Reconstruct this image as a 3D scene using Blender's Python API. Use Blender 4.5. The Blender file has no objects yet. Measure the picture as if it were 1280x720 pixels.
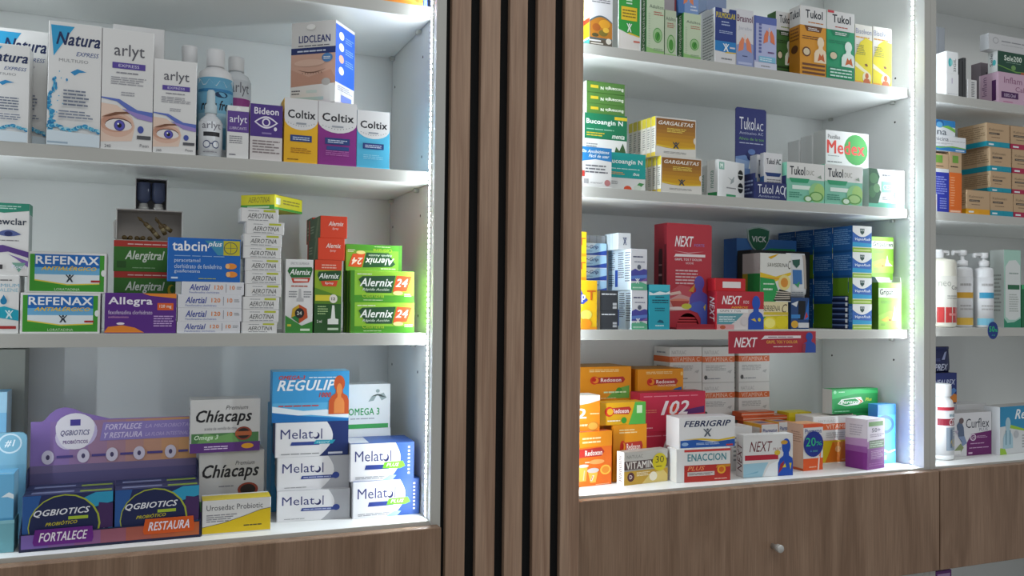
import bpy, bmesh, math, random
from mathutils import Matrix, Vector
S = bpy.context.scene
COL = S.collection

# ------------------------------------------------------------------ camera
cd = bpy.data.cameras.new('camera'); cam = bpy.data.objects.new('camera', cd); COL.objects.link(cam)
cd.sensor_width = 36.0; cd.lens = 1084.0 / 1280 * 36.0; cd.clip_start = 0.02
cam.matrix_world = Matrix(((0.923360, -(0.018396), -(0.383495), -0.44400),
                           (-0.383766, -(0.014529), -(0.923316), -1.44668),
                           (0.011414, -(-0.999725), -(0.020476), 1.45000), (0, 0, 0, 1)))
S.camera = cam

# ------------------------------------------------------------------ light and exposure
S.view_settings.view_transform = 'Standard'; S.view_settings.look = 'None'
S.view_settings.gamma = 1.0; S.view_settings.use_curve_mapping = False
S.view_settings.exposure = 0.0
w = bpy.data.worlds.new('room_light'); S.world = w; w.use_nodes = True
bg = w.node_tree.nodes['Background']; bg.inputs[0].default_value = (0.92, 0.96, 1.0, 1); bg.inputs[1].default_value = 0.36
LED_POWER = 200.0
def area(name, loc, size, sizey, power, rot=(0, 0, 0), col=(1, 1, 1)):
    l = bpy.data.lights.new(name, 'AREA'); l.shape = 'RECTANGLE'; l.size = size; l.size_y = sizey; l.energy = power; l.color = col
    o = bpy.data.objects.new(name, l); COL.objects.link(o); o.location = loc; o.rotation_euler = rot; o['kind'] = 'structure'
    return o
area('ceiling_light', (0.9, -1.5, 2.75), 2.4, 0.7, 11, (math.radians(12), 0, 0), (1.0, 0.985, 0.96))
area('ceiling_light', (-0.4, -2.6, 2.75), 1.4, 1.0, 8, (math.radians(20), 0, 0), (1.0, 0.985, 0.96))

# ------------------------------------------------------------------ materials (all procedural)
MATS = {}
def lin(h):
    h = h.lstrip('#'); h = h if len(h) == 6 else ''.join(x * 2 for x in h); c = [int(h[i:i+2], 16) / 255 for i in (0, 2, 4)]
    return tuple(x / 12.92 if x <= .04045 else ((x + .055) / 1.055) ** 2.4 for x in c) + (1,)
def mat(h, rough=.45, metal=0., trans=0., emit=0., coat=0.):
    k = (h, rough, metal, trans, emit, coat)
    if k in MATS: return MATS[k]
    m = bpy.data.materials.new('carton_ink_' + h); m.use_nodes = True; nt = m.node_tree; b = nt.nodes['Principled BSDF']
    b.inputs['Base Color'].default_value = lin(h); b.inputs['Roughness'].default_value = rough; b.inputs['Metallic'].default_value = metal
    b.inputs['Specular IOR Level'].default_value = .35
    if trans: b.inputs['Transmission Weight'].default_value = trans; b.inputs['IOR'].default_value = 1.35
    if coat: b.inputs['Coat Weight'].default_value = coat; b.inputs['Coat Roughness'].default_value = .12
    if emit: b.inputs['Emission Color'].default_value = lin(h); b.inputs['Emission Strength'].default_value = emit
    if not emit and not trans and not metal:     # faint uneven gloss of printed board
        n = nt.nodes.new('ShaderNodeTexNoise'); n.inputs['Scale'].default_value = 60
        r = nt.nodes.new('ShaderNodeMapRange'); r.inputs['To Min'].default_value = rough - .06; r.inputs['To Max'].default_value = rough + .08
        nt.links.new(n.outputs['Fac'], r.inputs['Value']); nt.links.new(r.outputs['Result'], b.inputs['Roughness'])
    MATS[k] = m; return m
def wood(name, c1, c2, c3, sx=46):
    m = bpy.data.materials.new(name); m.use_nodes = True; nt = m.node_tree; N = nt.nodes; L = nt.links; b = N['Principled BSDF']
    tc = N.new('ShaderNodeTexCoord'); oi = N.new('ShaderNodeObjectInfo'); mp = N.new('ShaderNodeMapping')
    mul = N.new('ShaderNodeVectorMath'); mul.operation = 'SCALE'; mul.inputs['Scale'].default_value = 7.0
    cmb = N.new('ShaderNodeCombineXYZ')
    for i in range(3): L.new(oi.outputs['Random'], cmb.inputs[i])
    L.new(cmb.outputs[0], mul.inputs[0]); L.new(mul.outputs[0], mp.inputs['Location'])
    L.new(tc.outputs['Object'], mp.inputs['Vector']); mp.inputs['Scale'].default_value = (sx, sx, 2.6)
    n1 = N.new('ShaderNodeTexNoise'); n1.inputs['Scale'].default_value = 1.0; n1.inputs['Detail'].default_value = 7; n1.inputs['Distortion'].default_value = 1.1
    L.new(mp.outputs[0], n1.inputs['Vector'])
    mp2 = N.new('ShaderNodeMapping'); mp2.inputs['Scale'].default_value = (420, 420, 9); L.new(tc.outputs['Object'], mp2.inputs['Vector'])
    n2 = N.new('ShaderNodeTexNoise'); n2.inputs['Scale'].default_value = 1.0; n2.inputs['Detail'].default_value = 3; L.new(mp2.outputs[0], n2.inputs['Vector'])
    cr = N.new('ShaderNodeValToRGB'); e = cr.color_ramp.elements
    e[0].position = .3; e[0].color = lin(c1); e[1].position = .72; e[1].color = lin(c3); k = e.new(.5); k.color = lin(c2)
    L.new(n1.outputs['Fac'], cr.inputs[0])
    mx = N.new('ShaderNodeMix'); mx.data_type = 'RGBA'; mx.blend_type = 'MULTIPLY'; mx.inputs[0].default_value = .7
    r2 = N.new('ShaderNodeMapRange'); r2.inputs['From Min'].default_value = .3; r2.inputs['From Max'].default_value = .7
    r2.inputs['To Min'].default_value = .72; r2.inputs['To Max'].default_value = 1.12; L.new(n2.outputs['Fac'], r2.inputs['Value'])
    L.new(cr.outputs[0], mx.inputs[6]); L.new(r2.outputs[0], mx.inputs[7]); L.new(mx.outputs[2], b.inputs['Base Color'])
    b.inputs['Roughness'].default_value = .5; b.inputs['Specular IOR Level'].default_value = .3
    bp = N.new('ShaderNodeBump'); bp.inputs['Strength'].default_value = .12; bp.inputs['Distance'].default_value = .001
    L.new(n2.outputs['Fac'], bp.inputs['Height']); L.new(bp.outputs[0], b.inputs['Normal'])
    return m
WOOD = wood('walnut_laminate', '#957762', '#a58872', '#b3967f')
WOODD = wood('drawer_laminate', '#7f6551', '#8f745f', '#9c816b', 24)
def melamine(name, h):
    m = bpy.data.materials.new(name); m.use_nodes = True; nt = m.node_tree; b = nt.nodes['Principled BSDF']
    n = nt.nodes.new('ShaderNodeTexNoise'); n.inputs['Scale'].default_value = 350; n.inputs['Detail'].default_value = 2
    bp = nt.nodes.new('ShaderNodeBump'); bp.inputs['Strength'].default_value = .06; bp.inputs['Distance'].default_value = .0005
    nt.links.new(n.outputs['Fac'], bp.inputs['Height']); nt.links.new(bp.outputs[0], b.inputs['Normal'])
    b.inputs['Base Color'].default_value = lin(h); b.inputs['Roughness'].default_value = .38; b.inputs['Specular IOR Level'].default_value = .4
    return m
WHITE = melamine('white_melamine', '#e9ebe9')
EDGE = melamine('edge_band', '#b9b9b3')
FELT = mat('#0b0c0d', .9); METAL = mat('#c4c4c0', .35, .25); HOLE = mat('#3a3a38', .8)

# ------------------------------------------------------------------ mesh helpers
class MB:
    def __init__(s): s.v = []; s.f = []; s.m = []; s.mats = []; s.smooth = []
    def mi(s, m):
        if isinstance(m, str): m = mat(m)
        if m not in s.mats: s.mats.append(m)
        return s.mats.index(m)
    def add(s, vs, fs, m, smooth=False):
        o = len(s.v); k = s.mi(m); s.v += [tuple(p) for p in vs]
        for f in fs: s.f.append([o + i for i in f]); s.m.append(k); s.smooth.append(smooth)
    def box(s, x0, y0, z0, x1, y1, z1, m, c=0.0006):
        if c <= 0:
            vs = [(x, y, z) for z in (z0, z1) for y in (y0, y1) for x in (x0, x1)]
            s.add(vs, [(0, 2, 3, 1), (4, 5, 7, 6), (0, 1, 5, 4), (2, 6, 7, 3), (0, 4, 6, 2), (1, 3, 7, 5)], m); return
        c = min(c, (x1 - x0) / 4, (y1 - y0) / 4, (z1 - z0) / 4)
        b = bmesh.new()
        vs = [b.verts.new((x, y, z)) for z in (z0, z1) for y in (y0, y1) for x in (x0, x1)]
        for f in [(0, 2, 3, 1), (4, 5, 7, 6), (0, 1, 5, 4), (2, 6, 7, 3), (0, 4, 6, 2), (1, 3, 7, 5)]: b.faces.new([vs[i] for i in f])
        bmesh.ops.bevel(b, geom=b.edges[:], offset=c, segments=1, affect='EDGES')
        b.verts.index_update()
        s.add([v.co[:] for v in b.verts], [[v.index for v in f.verts] for f in b.faces], m); b.free()
    def prism(s, pts, y0, y1, m, c=0):          # outline in x,z extruded along y (front at y0)
        n = len(pts); vs = [(x, y0, z) for x, z in pts] + [(x, y1, z) for x, z in pts]
        fs = [list(range(n)), list(range(2 * n - 1, n - 1, -1))] + [(i, i + n, (i + 1) % n + n, (i + 1) % n) for i in range(n)]
        s.add(vs, fs, m)
    def lathe(s, prof, m, n=28, cx=0, cy=0, axis='z', smooth=True):
        vs = []; fs = []
        for r, z in prof:
            for i in range(n):
                a = 2 * math.pi * i / n; x, y = r * math.cos(a), r * math.sin(a)
                vs.append((cx + x, cy + y, z) if axis == 'z' else ((cx + x, -z, cy + y) if axis == 'y' else (z, cx + x, cy + y)))
        for k in range(len(prof) - 1):
            for i in range(n): fs.append((k * n + i, k * n + (i + 1) % n, (k + 1) * n + (i + 1) % n, (k + 1) * n + i))
        fs.append(list(range(n))[::-1]); fs.append([(len(prof) - 1) * n + i for i in range(n)])
        s.add(vs, fs, m, smooth)
    def mesh(s, name):
        me = bpy.data.meshes.new(name); me.from_pydata(s.v, [], s.f)
        for m in s.mats: me.materials.append(m)
        me.polygons.foreach_set('material_index', s.m); me.polygons.foreach_set('use_smooth', s.smooth); me.update()
        return me
    def obj(s, name, parent=None, loc=None):
        o = bpy.data.objects.new(name, s.mesh(name)); COL.objects.link(o)
        if parent: o.parent = parent
        if loc: o.location = loc
        return o
def tag(o, label, cat, group=None):
    o['label'] = label; o['category'] = cat
    if group: o['group'] = group
    return o
def empty(name, loc, yaw=0):
    o = bpy.data.objects.new(name, None); COL.objects.link(o); o.location = loc; o.rotation_euler = (0, 0, yaw); o.empty_display_size = .02
    return o
TX = {}
def text_mesh(t, bold, ital):
    k = (t, bold, ital)
    if k in TX: return TX[k]
    cu = bpy.data.curves.new('lettering', 'FONT'); cu.body = t; cu.size = 1; cu.resolution_u = 2
    cu.space_character = 1.05 if bold else 1.0; cu.shear = .3 if ital else 0
    o = bpy.data.objects.new('lettering', cu); COL.objects.link(o)
    bpy.context.view_layer.update(); ev = o.evaluated_get(bpy.context.evaluated_depsgraph_get()); me = ev.to_mesh()
    vs = [(v.co.x, v.co.y) for v in me.vertices]; fs = [tuple(p.vertices) for p in me.polygons]
    if bold:      # heavier strokes: four shifted copies of the same outlines
        n = len(vs); v4 = []; f4 = []
        for q, (dx, dy) in enumerate(((-.02, -.014), (.02, -.014), (-.02, .014), (.02, .014))):
            v4 += [(x + dx, y + dy, q * 1.2e-5) for x, y in vs]; f4 += [tuple(i + q * n for i in f) for f in fs]
        vs, fs = v4, f4
    ev.to_mesh_clear(); bpy.data.objects.remove(o); bpy.data.curves.remove(cu)
    x0 = min(v[0] for v in vs); x1 = max(v[0] for v in vs); y0 = min(v[1] for v in vs); y1 = max(v[1] for v in vs)
    TX[k] = ([((v[0] - x0) / (x1 - x0), (v[1] - y0) / (y1 - y0), v[2] if len(v) > 2 else 0) for v in vs], fs); return TX[k]
RND = random.Random(5)
cl = lambda t: min(.998, max(.002, t))
def deco(mb, items, P, sub=1, step=.00005):
    """print flat shapes and lettering on a face; P(u, v, off) -> point"""
    off = .0001
    for it in items:
        off += step; k = it[0]
        if k == 'r':
            u0, v0, u1, v1, c = it[1:]
            for i in range(sub):
                a = u0 + (u1 - u0) * i / sub; b = u0 + (u1 - u0) * (i + 1) / sub
                mb.add([P(a, v0, off), P(b, v0, off), P(b, v1, off), P(a, v1, off)], [(0, 1, 2, 3)], c)
        elif k == 'p':
            mb.add([P(cl(u), cl(v), off) for u, v in it[1]], [list(range(len(it[1])))], it[2])
        elif k == 'e':
            cu, cv, ru, rv, c = it[1:]; n = 20
            mb.add([P(cl(cu + ru * math.cos(2 * math.pi * i / n)), cl(cv + rv * math.sin(2 * math.pi * i / n)), off) for i in range(n)], [list(range(n))], c)
        elif k == 't':
            t, u0, v0, u1, v1, c = it[1:7]; fl = it[7] if len(it) > 7 else ''
            vs, fs = text_mesh(t, 'b' in fl, 'i' in fl)
            if 'U' in fl: vs = [(1 - y, x, q) for x, y, q in vs]
            if 'D' in fl: vs = [(y, 1 - x, q) for x, y, q in vs]
            if 'F' in fl: vs = [(1 - x, 1 - y, q) for x, y, q in vs]
            sl = it[8] if len(it) > 8 else 0
            mb.add([P(u0 + (u1 - u0) * x, v0 + (v1 - v0) * y + sl * x, off + q) for x, y, q in vs], fs, c)
        elif k == 'l':
            u0, v0, u1, v1, n, c = it[1:]
            for i in range(n):
                hv = (v1 - v0) / n; y = v1 - hv * (i + .8); x = u0; e = u1 - (u1 - u0) * RND.choice((0, 0, .08, .2))
                while x < e - .01:
                    b = min(e, x + (u1 - u0) * RND.uniform(.12, .3))
                    q = 4 if sub > 1 else 1
                    for s in range(q):
                        xa = x + (b - x) * s / q; xb = x + (b - x) * (s + 1) / q
                        mb.add([P(xa, y, off), P(xb, y, off), P(xb, y + hv * .45, off), P(xa, y + hv * .45, off)], [(0, 1, 2, 3)], c)
                    x = b + (u1 - u0) * .025
def face_map(f, w, d, h):
    X, Y = w / 2, d / 2
    return {'F': lambda u, v, o: (-X + w * u, -Y - o, h * v), 'L': lambda u, v, o: (-X - o, Y - d * u, h * v),
            'R': lambda u, v, o: (X + o, -Y + d * u, h * v), 'T': lambda u, v, o: (-X + w * u, -Y + d * v, h + o)}[f]
# ------------------------------------------------------------------ printed faces of the cartons (u, v run 0..1 over a face)
WT = '#e4e4e2'; NV = '#1d2a63'; GY = '#8d8f92'; BK = '#17181a'
def R_(a, b, c, d, col): return ('r', a, b, c, d, col)
def T_(t, a, b, c, d, col, fl='b', sl=0): return ('t', t, a, b, c, d, col, fl, sl)
def L_(a, b, c, d, n, col): return ('l', a, b, c, d, n, col)
def E_(a, b, ra, rb, col): return ('e', a, b, ra, rb, col)
def P_(col, *pts): return ('p', pts, col)
def eye(cu, cv, ru, rv, iris='#5a57b8'):
    al = [(cu + ru * .72 * math.cos(t), cv + rv * .42 * math.sin(t) * (1 if math.sin(t) > 0 else .8)) for t in [i * math.pi / 8 for i in range(16)]]
    return [E_(cu - ru * .12, cv + rv * .05, ru * .95, rv * .78, '#dfb8a3'), E_(cu - ru * .2, cv + rv * .12, ru * .8, rv * .55, '#cf9f88'), E_(cu - ru * .5, cv + rv * .3, ru * .35, rv * .3, '#c4907a'), P_('#5e3b30', *[(u, v + rv * .07) for u, v in al]), P_('#e9e3e0', *al),
            E_(cu + ru * .05, cv + rv * .02, ru * .3, rv * .36, '#4a4884'), E_(cu + ru * .05, cv + rv * .02, ru * .25, rv * .3, iris), E_(cu + ru * .05, cv + rv * .02, ru * .12, rv * .15, '#14141c'), E_(cu - ru * .02, cv + rv * .12, ru * .05, rv * .06, '#ffffff'),
            P_('#7a4f38', (cu - ru * .9, cv + rv * .5), (cu - ru * .2, cv + rv * .85), (cu + ru * .6, cv + rv * .95), (cu + ru * .9, cv + rv * .85), (cu + ru * .1, cv + rv * .75), (cu - ru * .5, cv + rv * .55))]
def bust(cu, v0, w, h, col):
    return [E_(cu, v0 + h * .78, w * .26, h * .21, col), P_(col, (cu - w * .15, v0 + h * .66), (cu + w * .15, v0 + h * .66), (cu + w * .18, v0 + h * .53), (cu + w * .38, v0 + h * .46), (cu + w * .49, v0 + h * .34), (cu + w * .5, v0), (cu - w * .5, v0), (cu - w * .49, v0 + h * .34), (cu - w * .38, v0 + h * .46), (cu - w * .18, v0 + h * .53))]
def lungs(cu, cv, w, h, c='#e2865e'):
    return [P_(c, (cu - w * .06, cv + h * .3), (cu - w * .2, cv + h * .45), (cu - w * .42, cv + h * .1), (cu - w * .5, cv - h * .45), (cu - w * .12, cv - h * .3)), P_(c, (cu + w * .06, cv + h * .3), (cu + w * .2, cv + h * .45), (cu + w * .42, cv + h * .1), (cu + w * .5, cv - h * .45), (cu + w * .12, cv - h * .3)), R_(cu - w * .04, cv + h * .1, cu + w * .04, cv + h * .6, '#f0d0c0')]
def xman(cu, cv, s, t, col):      # little figure with raised arms
    return [P_(col, (cu - s, cv + t), (cu - s * .7, cv + t), (cu, cv + t * .2), (cu + s * .7, cv + t), (cu + s, cv + t), (cu + s * .3, cv), (cu + s * .8, cv - t), (cu + s * .4, cv - t), (cu, cv - t * .3), (cu - s * .4, cv - t), (cu - s * .8, cv - t), (cu - s * .3, cv)), E_(cu, cv + t * .75, s * .26, t * .3, col)]
def leaf(cu, cv, s, t, c='#4f9a3e'):
    return [P_(c, (cu - s, cv - t), (cu - s * .9, cv + t * .2), (cu - s * .2, cv + t * .8), (cu + s, cv + t), (cu + s * .9, cv), (cu + s * .2, cv - t * .8))]
def arc(u0, u1, v0, dv, n=10): return [(u0 + (u1 - u0) * i / n, v0 + dv * math.sin(math.pi * i / n)) for i in range(n + 1)]
D = {}
def des(name, base, F=(), **k): D[name] = (base, dict(F=list(F), **{f: list(v) for f, v in k.items()}))
des('orange', '#ee6a1e', [R_(0, .0, 1, .06, '#f6a03a'), P_('#f9b04a', (.2, .06), (.9, .06), (.75, .16)), L_(.1, .3, .8, .5, 3, WT)], R=[R_(0, 0, 1, .2, '#d85a18')])
des('bluepl', '#3f68bd', [R_(0, .5, 1, 1, '#8aa0d8')])
def splash():
    g = random.Random(11); o = []
    for i in range(34):      # rising spray at the left
        t = i / 33; v = .12 + .42 * t; u = .05 + .05 * math.sin(t * 9) + g.uniform(-.03, .05) + .12 * max(0, t - .55)
        o.append(E_(max(u, .02), v, g.uniform(.02, .06) * (1.1 - .5 * t), g.uniform(.008, .02), ('#2f95c6', '#58b4d6', '#1f7fb6')[i % 3]))
    for i in range(40):      # water line
        u = i / 39; o.append(E_(u, .145 + .016 * math.sin(u * 11) + g.uniform(-.008, .008), g.uniform(.03, .06), g.uniform(.008, .017), ('#2f95c6', '#64bbd8', '#2384b8', '#a8dbe8')[i % 4]))
    for i in range(14): o.append(E_(g.uniform(.02, .3), g.uniform(.1, .62), .012, .005, '#4fa8d0'))
    return o
nat = [P_('#2f9fd0', (.04, .97), (.48, .97), (.1, .72)), T_('Natura', .14, .815, .97, .92, '#1c2c58', 'bi'), T_('EXPRESS', .52, .735, .95, .77, '#25488a', 'i'), T_('MULTIUSO', .2, .68, .75, .705, GY, 'n'),
       P_('#2b8cc4', (.42, .6), (.55, .63), (.72, .61), (.58, .6), (.5, .575)), *splash(), E_(.36, .53, .02, .012, '#2b8cc4'), L_(.3, .32, .82, .46, 5, '#6a7488'), L_(.22, .22, .86, .29, 3, '#7d879a'), P_('#d8e6ee', (0, .0), (0, .12), (1, .1), (1, .0)), R_(.02, .015, .4, .03, '#9fb4c4')]
des('natura', WT, nat); des('naturabig', WT, nat)
des('arlytplain', '#dcdcdc', [T_('arlyt', .3, .8, .8, .88, '#66666e', 'n')])
ar = [T_('arlyt', .23, .75, .82, .88, '#5a5a62', 'n'), R_(.2, .675, .84, .725, '#57449b'), T_('EXPRESS', .32, .688, .72, .712, '#d8d4ec', 'n'), L_(.28, .63, .76, .655, 1, '#8f8f96'), L_(.18, .54, .86, .61, 4, '#a0a0a6'), L_(.38, .45, .66, .49, 2, '#a8a8ae'),
      P_('#5d72c0', (0, .42), (.3, .4), (.6, .31), (1, .27), (1, .33), (.7, .34), (.35, .42), (0, .43)), P_('#9a87c8', (.4, .345), (.7, .27), (1, .25), (1, .29), (.7, .315))]
des('arlyt', WT, [P_('#e8cdbb', (0, .06), (0, .38), (.3, .37), (.6, .28), (.66, .2), (.6, .08))] + eye(.34, .2, .36, .13) + ar + [E_(.77, .18, .06, .03, '#4656a8'), R_(.7, .1, .97, .13, '#55565c'), T_('240', .08, .015, .2, .04, '#5c5c64', 'n'), T_('Poen', .76, .035, .93, .06, '#66666c', 'n')], L=[R_(0, 0, 1, 1, '#d8d6dc')])
des('arlytsmall', WT, [R_(0, .5, 1, .9, '#5d3f8f'), T_('arlyt', .1, .64, .92, .82, '#f0eef6', 'n'), T_('LUBRICANTE', .1, .55, .9, .6, '#d8cfe8', 'n'), P_('#f2f2f2', (.35, .92), (.5, 1), (.65, .92)), L_(.1, .28, .75, .44, 4, '#85858c'), L_(.1, .05, .4, .1, 1, '#70707a')])
des('bideon', '#dad5d3', [R_(0, .42, 1, 1, '#4a2f83'), T_('Bideon', .12, .82, .88, .94, '#efeaf4'), P_('#e8e2f0', *(arc(.12, .86, .68, .11) + arc(.86, .12, .68, -.11))), P_('#4a2f83', *(arc(.18, .8, .68, .08) + arc(.8, .18, .68, -.08))), E_(.49, .68, .13, .075, '#e8e2f0'), E_(.49, .68, .085, .05, '#4a2f83'), E_(.78, .57, .05, .035, '#e8e2f0'), R_(.36, .47, .66, .5, '#8a78b0'), L_(.08, .12, .92, .37, 5, '#8a7f80')])
def coltix(col, tag):
    return [P_('#dedede', (0, 1), (0, .68), *[(0.5 - .5 * math.cos(math.pi * i / 10), .68 - .17 * math.sin(math.pi * i / 10)) for i in range(11)], (1, .68), (1, 1)), T_('Coltix', .1, .69, .92, .82, '#22222a', 'b')] + [E_(.12 + .076 * i, .62 - .05 * math.sin(math.pi * i / 10), .012, .007, GY) for i in range(11)] + [
            R_(.18, .33, .82, .43, '#24407c'), L_(.25, .35, .75, .41, 2, '#c8d4e8'), L_(.2, .15, .8, .24, 3, tag), R_(.35, .6, .65, .625, '#9aa0a8')]
des('coltixY', '#e9b21c', coltix('y', '#b07a10') + [L_(.1, .04, .45, .07, 1, '#8a6410')], L=[R_(0, 0, .25, 1, '#e0ded8')])
des('coltixP', '#8a2a86', coltix('p', '#b86ab4') + [R_(.22, .24, .8, .3, '#2a4a8a')], L=[])
des('coltixB', '#52b7dc', coltix('b', '#8fd2e8'))
des('lidclean', '#d5d3d0', [T_('LIDCLEAN', .17, .74, .88, .83, '#28326e'), L_(.16, .69, .86, .72, 1, '#6a6a70'), R_(0, .6, 1, .68, '#1f2f66'), L_(.14, .62, .78, .66, 1, '#c9d0e0'), R_(0, .2, 1, .6, '#cfa591'), P_('#c49580', (0, .2), (0, .42), (.4, .32), (.9, .4), (1, .3), (1, .2)), P_('#7b5a4a', *(arc(.16, .78, .41, -.045) + arc(.78, .16, .412, -.032))), *[P_('#6b4a3c', (.26 + .06 * i, .375), (.275 + .06 * i, .375), (.262 + .064 * i, .345)) for i in range(8)], P_('#b98c76', *(arc(.1, .85, .47, .06) + arc(.85, .1, .47, .05))),
    E_(.42, .49, .34, .045, '#d9b4a0'), E_(.82, .545, .12, .055, '#4a7db0'), L_(.74, .525, .9, .565, 2, WT), P_(WT, (0, 0), (0, .2), (.5, .22), (1, .23), (1, 0)), E_(.8, .25, .1, .045, '#b8b4b0'), R_(.36, .12, .6, .155, '#cfe0dc'), R_(.1, .03, .75, .07, '#bcd8d8'), L_(.03, .1, .22, .17, 2, '#66666c'), E_(.45, .93, .1, .035, '#ecebe8')],
    R=[R_(0, .25, 1, .96, '#2458c4'), E_(.3, .84, .13, .05, WT), E_(.3, .7, .13, .05, '#dfe4ea'), E_(.3, .555, .13, .05, '#d9a58a'), E_(.3, .41, .13, .05, '#e8e8e4'), L_(.5, .78, .92, .86, 3, '#7fa0e0'), L_(.5, .64, .92, .72, 3, '#7fa0e0'), L_(.5, .5, .92, .58, 3, '#7fa0e0'), R_(.3, .03, .85, .12, '#6f84c8'), L_(.1, .16, .9, .23, 3, '#9a9aa6')])
des('newteal', WT, [T_('PREMIUM', .35, .8, 1.0, .86, '#7fb2c8', 'n'), T_('DUALENE', .4, .72, .98, .78, '#8fc0d0', 'n'), L_(.2, .9, .9, .95, 1, '#777'), E_(.68, .56, .07, .06, '#1d7fae'), P_('#1d7fae', (.61, .57), (.68, .67), (.75, .57)), P_('#1fa3bb', (0, .24), (0, .46), (.35, .42), (.7, .47), (1, .4), (1, .22), (.6, .27), (.3, .2)), R_(.6, .08, .95, .13, '#a33')] + xman(.8, .33, .09, .07, '#d5eef2'), R=[R_(0, .2, 1, 1, '#c9ccce')])
des('newclar', WT, [P_('#2e8b72', (0, 1), (0, .9), (.5, .86), (1, .9), (1, 1)), L_(.3, .91, .85, .97, 2, '#bfe0d4'), T_('Newclar', .22, .7, .95, .79, '#3a4250'), P_('#55639a', *(arc(.35, .85, .57, .06) + arc(.85, .35, .57, -.03))), E_(.6, .575, .08, .035, '#2b3568'), L_(.35, .47, .85, .5, 1, '#888'), P_('#5b3f86', (0, .38), (.5, .42), (1, .33), (1, .25), (.6, .33), (0, .28)), P_('#7d5fa8', (.6, .3), (1, .2), (1, .12), (.75, .24)), R_(.1, .09, .5, .15, '#3c3c40'), P_('#7aa898', (.68, .18), (.95, .18), (.82, .05)), T_('Poen', .68, .1, .95, .15, '#eef', 'n')], R=[R_(0, .2, 1, 1, '#aeb6b8'), R_(0, .85, 1, 1, '#2e8b72')])
des('refenax', WT, [R_(.03, .04, .97, .94, '#3f9a2e'), R_(.09, .14, .91, .94, '#1d6cbc'), P_('#6fb2dc', (.09, .4), (.91, .4), (.91, .62), (.09, .62)), P_('#e4eef2', (.09, .2), (.09, .45), (.91, .45), (.91, .2)), P_('#e6d052', (.09, .28), (.09, .33), (.5, .22), (.91, .25), (.91, .2), (.5, .18)), P_('#3f9a2e', (.09, .13), (.09, .3), (.5, .19), (.91, .22), (.91, .13)),
    T_('REFENAX', .1, .7, .9, .9, '#f4f6fa', 'b'), T_('ANTIALÉRGICO', .17, .55, .87, .67, '#f0c53a', 'bi'), T_('LORATADINA', .34, .06, .66, .12, '#d6ecc8', 'n'), R_(.8, .27, .92, .32, '#b02a2a'), E_(.96, .5, .03, .08, '#e9ece8')] + xman(.53, .36, .055, .09, '#2e3a44'), R=[R_(0, .05, 1, .95, '#d4d8d2')], T=[R_(0, 0, 1, 1, '#d8ddd4')])
des('allegra', '#5b2a86', [T_('Allegra', .05, .66, .66, .9, '#f2edf6'), R_(.73, .58, .96, .76, '#e0622c'), T_('120 mg', .76, .62, .93, .72, '#f6e6da'), P_('#e8892e', (.52, 1), (.62, .94), (1, .88), (1, 1)), T_('fexofenadina clorhidrato', .05, .47, .66, .57, '#d8c8e4', 'n'), T_('antihistaminico', .05, .38, .33, .43, '#e6a8d0', 'n'), P_('#e8892e', (.0, .04), (.05, .16), (.25, .2), (.42, .14), (.55, .02), (.0, .02)), E_(.22, .24, .055, .03, '#efe6ee'), L_(.68, .16, .96, .46, 5, '#c9a8dc')])
des('alergi', '#39762a', [R_(0, .8, 1, 1, '#b8362c'), L_(.22, .86, .85, .93, 1, '#e8c8c0'), T_('Alergitral', .18, .3, .82, .68, '#dfe8d8', 'bi'), E_(.93, .42, .06, .18, '#c9b42a'), E_(.95, .44, .04, .12, '#39762a'), R_(.05, .12, .2, .34, '#2c5c22'), L_(.3, .1, .7, .16, 1, '#8fb884')])
des('alertial', '#dddee2', [T_('Alertial', .12, .34, .45, .82, '#3a4a9c', 'bi'), T_('120', .52, .42, .66, .74, '#e0843a'), R_(.705, .2, .712, .85, '#6a6a7a'), T_('10', .77, .42, .85, .74, '#e0843a'), L_(.88, .45, .97, .7, 2, GY), T_('Fexofenadina clorhidrato', .12, .12, .6, .26, '#6a78b4', 'n')])
des('tabcin', '#1a66ba', [P_('#4d9a9a', (.5, .95), (.72, .62), (.86, .62), (.86, .95)), R_(.76, .62, .99, .96, '#c8bc2c'), P_('#3f8fb0', (.52, .95), (.68, .62), (.76, .62), (.76, .95)), T_('tabcin', .06, .7, .53, .93, '#f4f6fa'), T_('plus', .54, .78, .74, .94, '#f4f6fa', 'bi'), E_(.86, .79, .095, .14, '#2b4a62'), E_(.86, .79, .085, .125, '#c8bc2c'), R_(.858, .67, .864, .91, '#2b4a62'), R_(.78, .787, .94, .795, '#2b4a62'), T_('paracetamol', .09, .42, .44, .53, '#cfe0f4', 'n'), T_('clorhidrato de fenilefrina', .09, .3, .74, .4, '#cfe0f4', 'n'), T_('guaifenesina', .09, .18, .44, .28, '#cfe0f4', 'n'), L_(.09, .57, .97, .61, 1, '#8fb4e0'), E_(.87, .37, .08, .07, '#e58c38'), E_(.82, .37, .03, .06, '#f4b878'), E_(.88, .18, .08, .07, '#e58c38'), E_(.83, .18, .03, .06, '#f4b878'), R_(.05, .06, .14, .1, '#cfe0f4'), L_(.42, .06, .68, .09, 1, '#c8c848')])
des('aerotina', '#e2e2e0', [T_('AEROTINA', .18, .26, .86, .62, '#26262a', 'i'), R_(.6, .74, .92, .9, '#b8c03a'), L_(.2, .76, .5, .86, 1, GY), L_(.2, .08, .86, .2, 1, GY), R_(.0, 0, .03, 1, '#c8c8c8')], T=[R_(0, 0, 1, 1, '#d4d0d2')])
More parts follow.
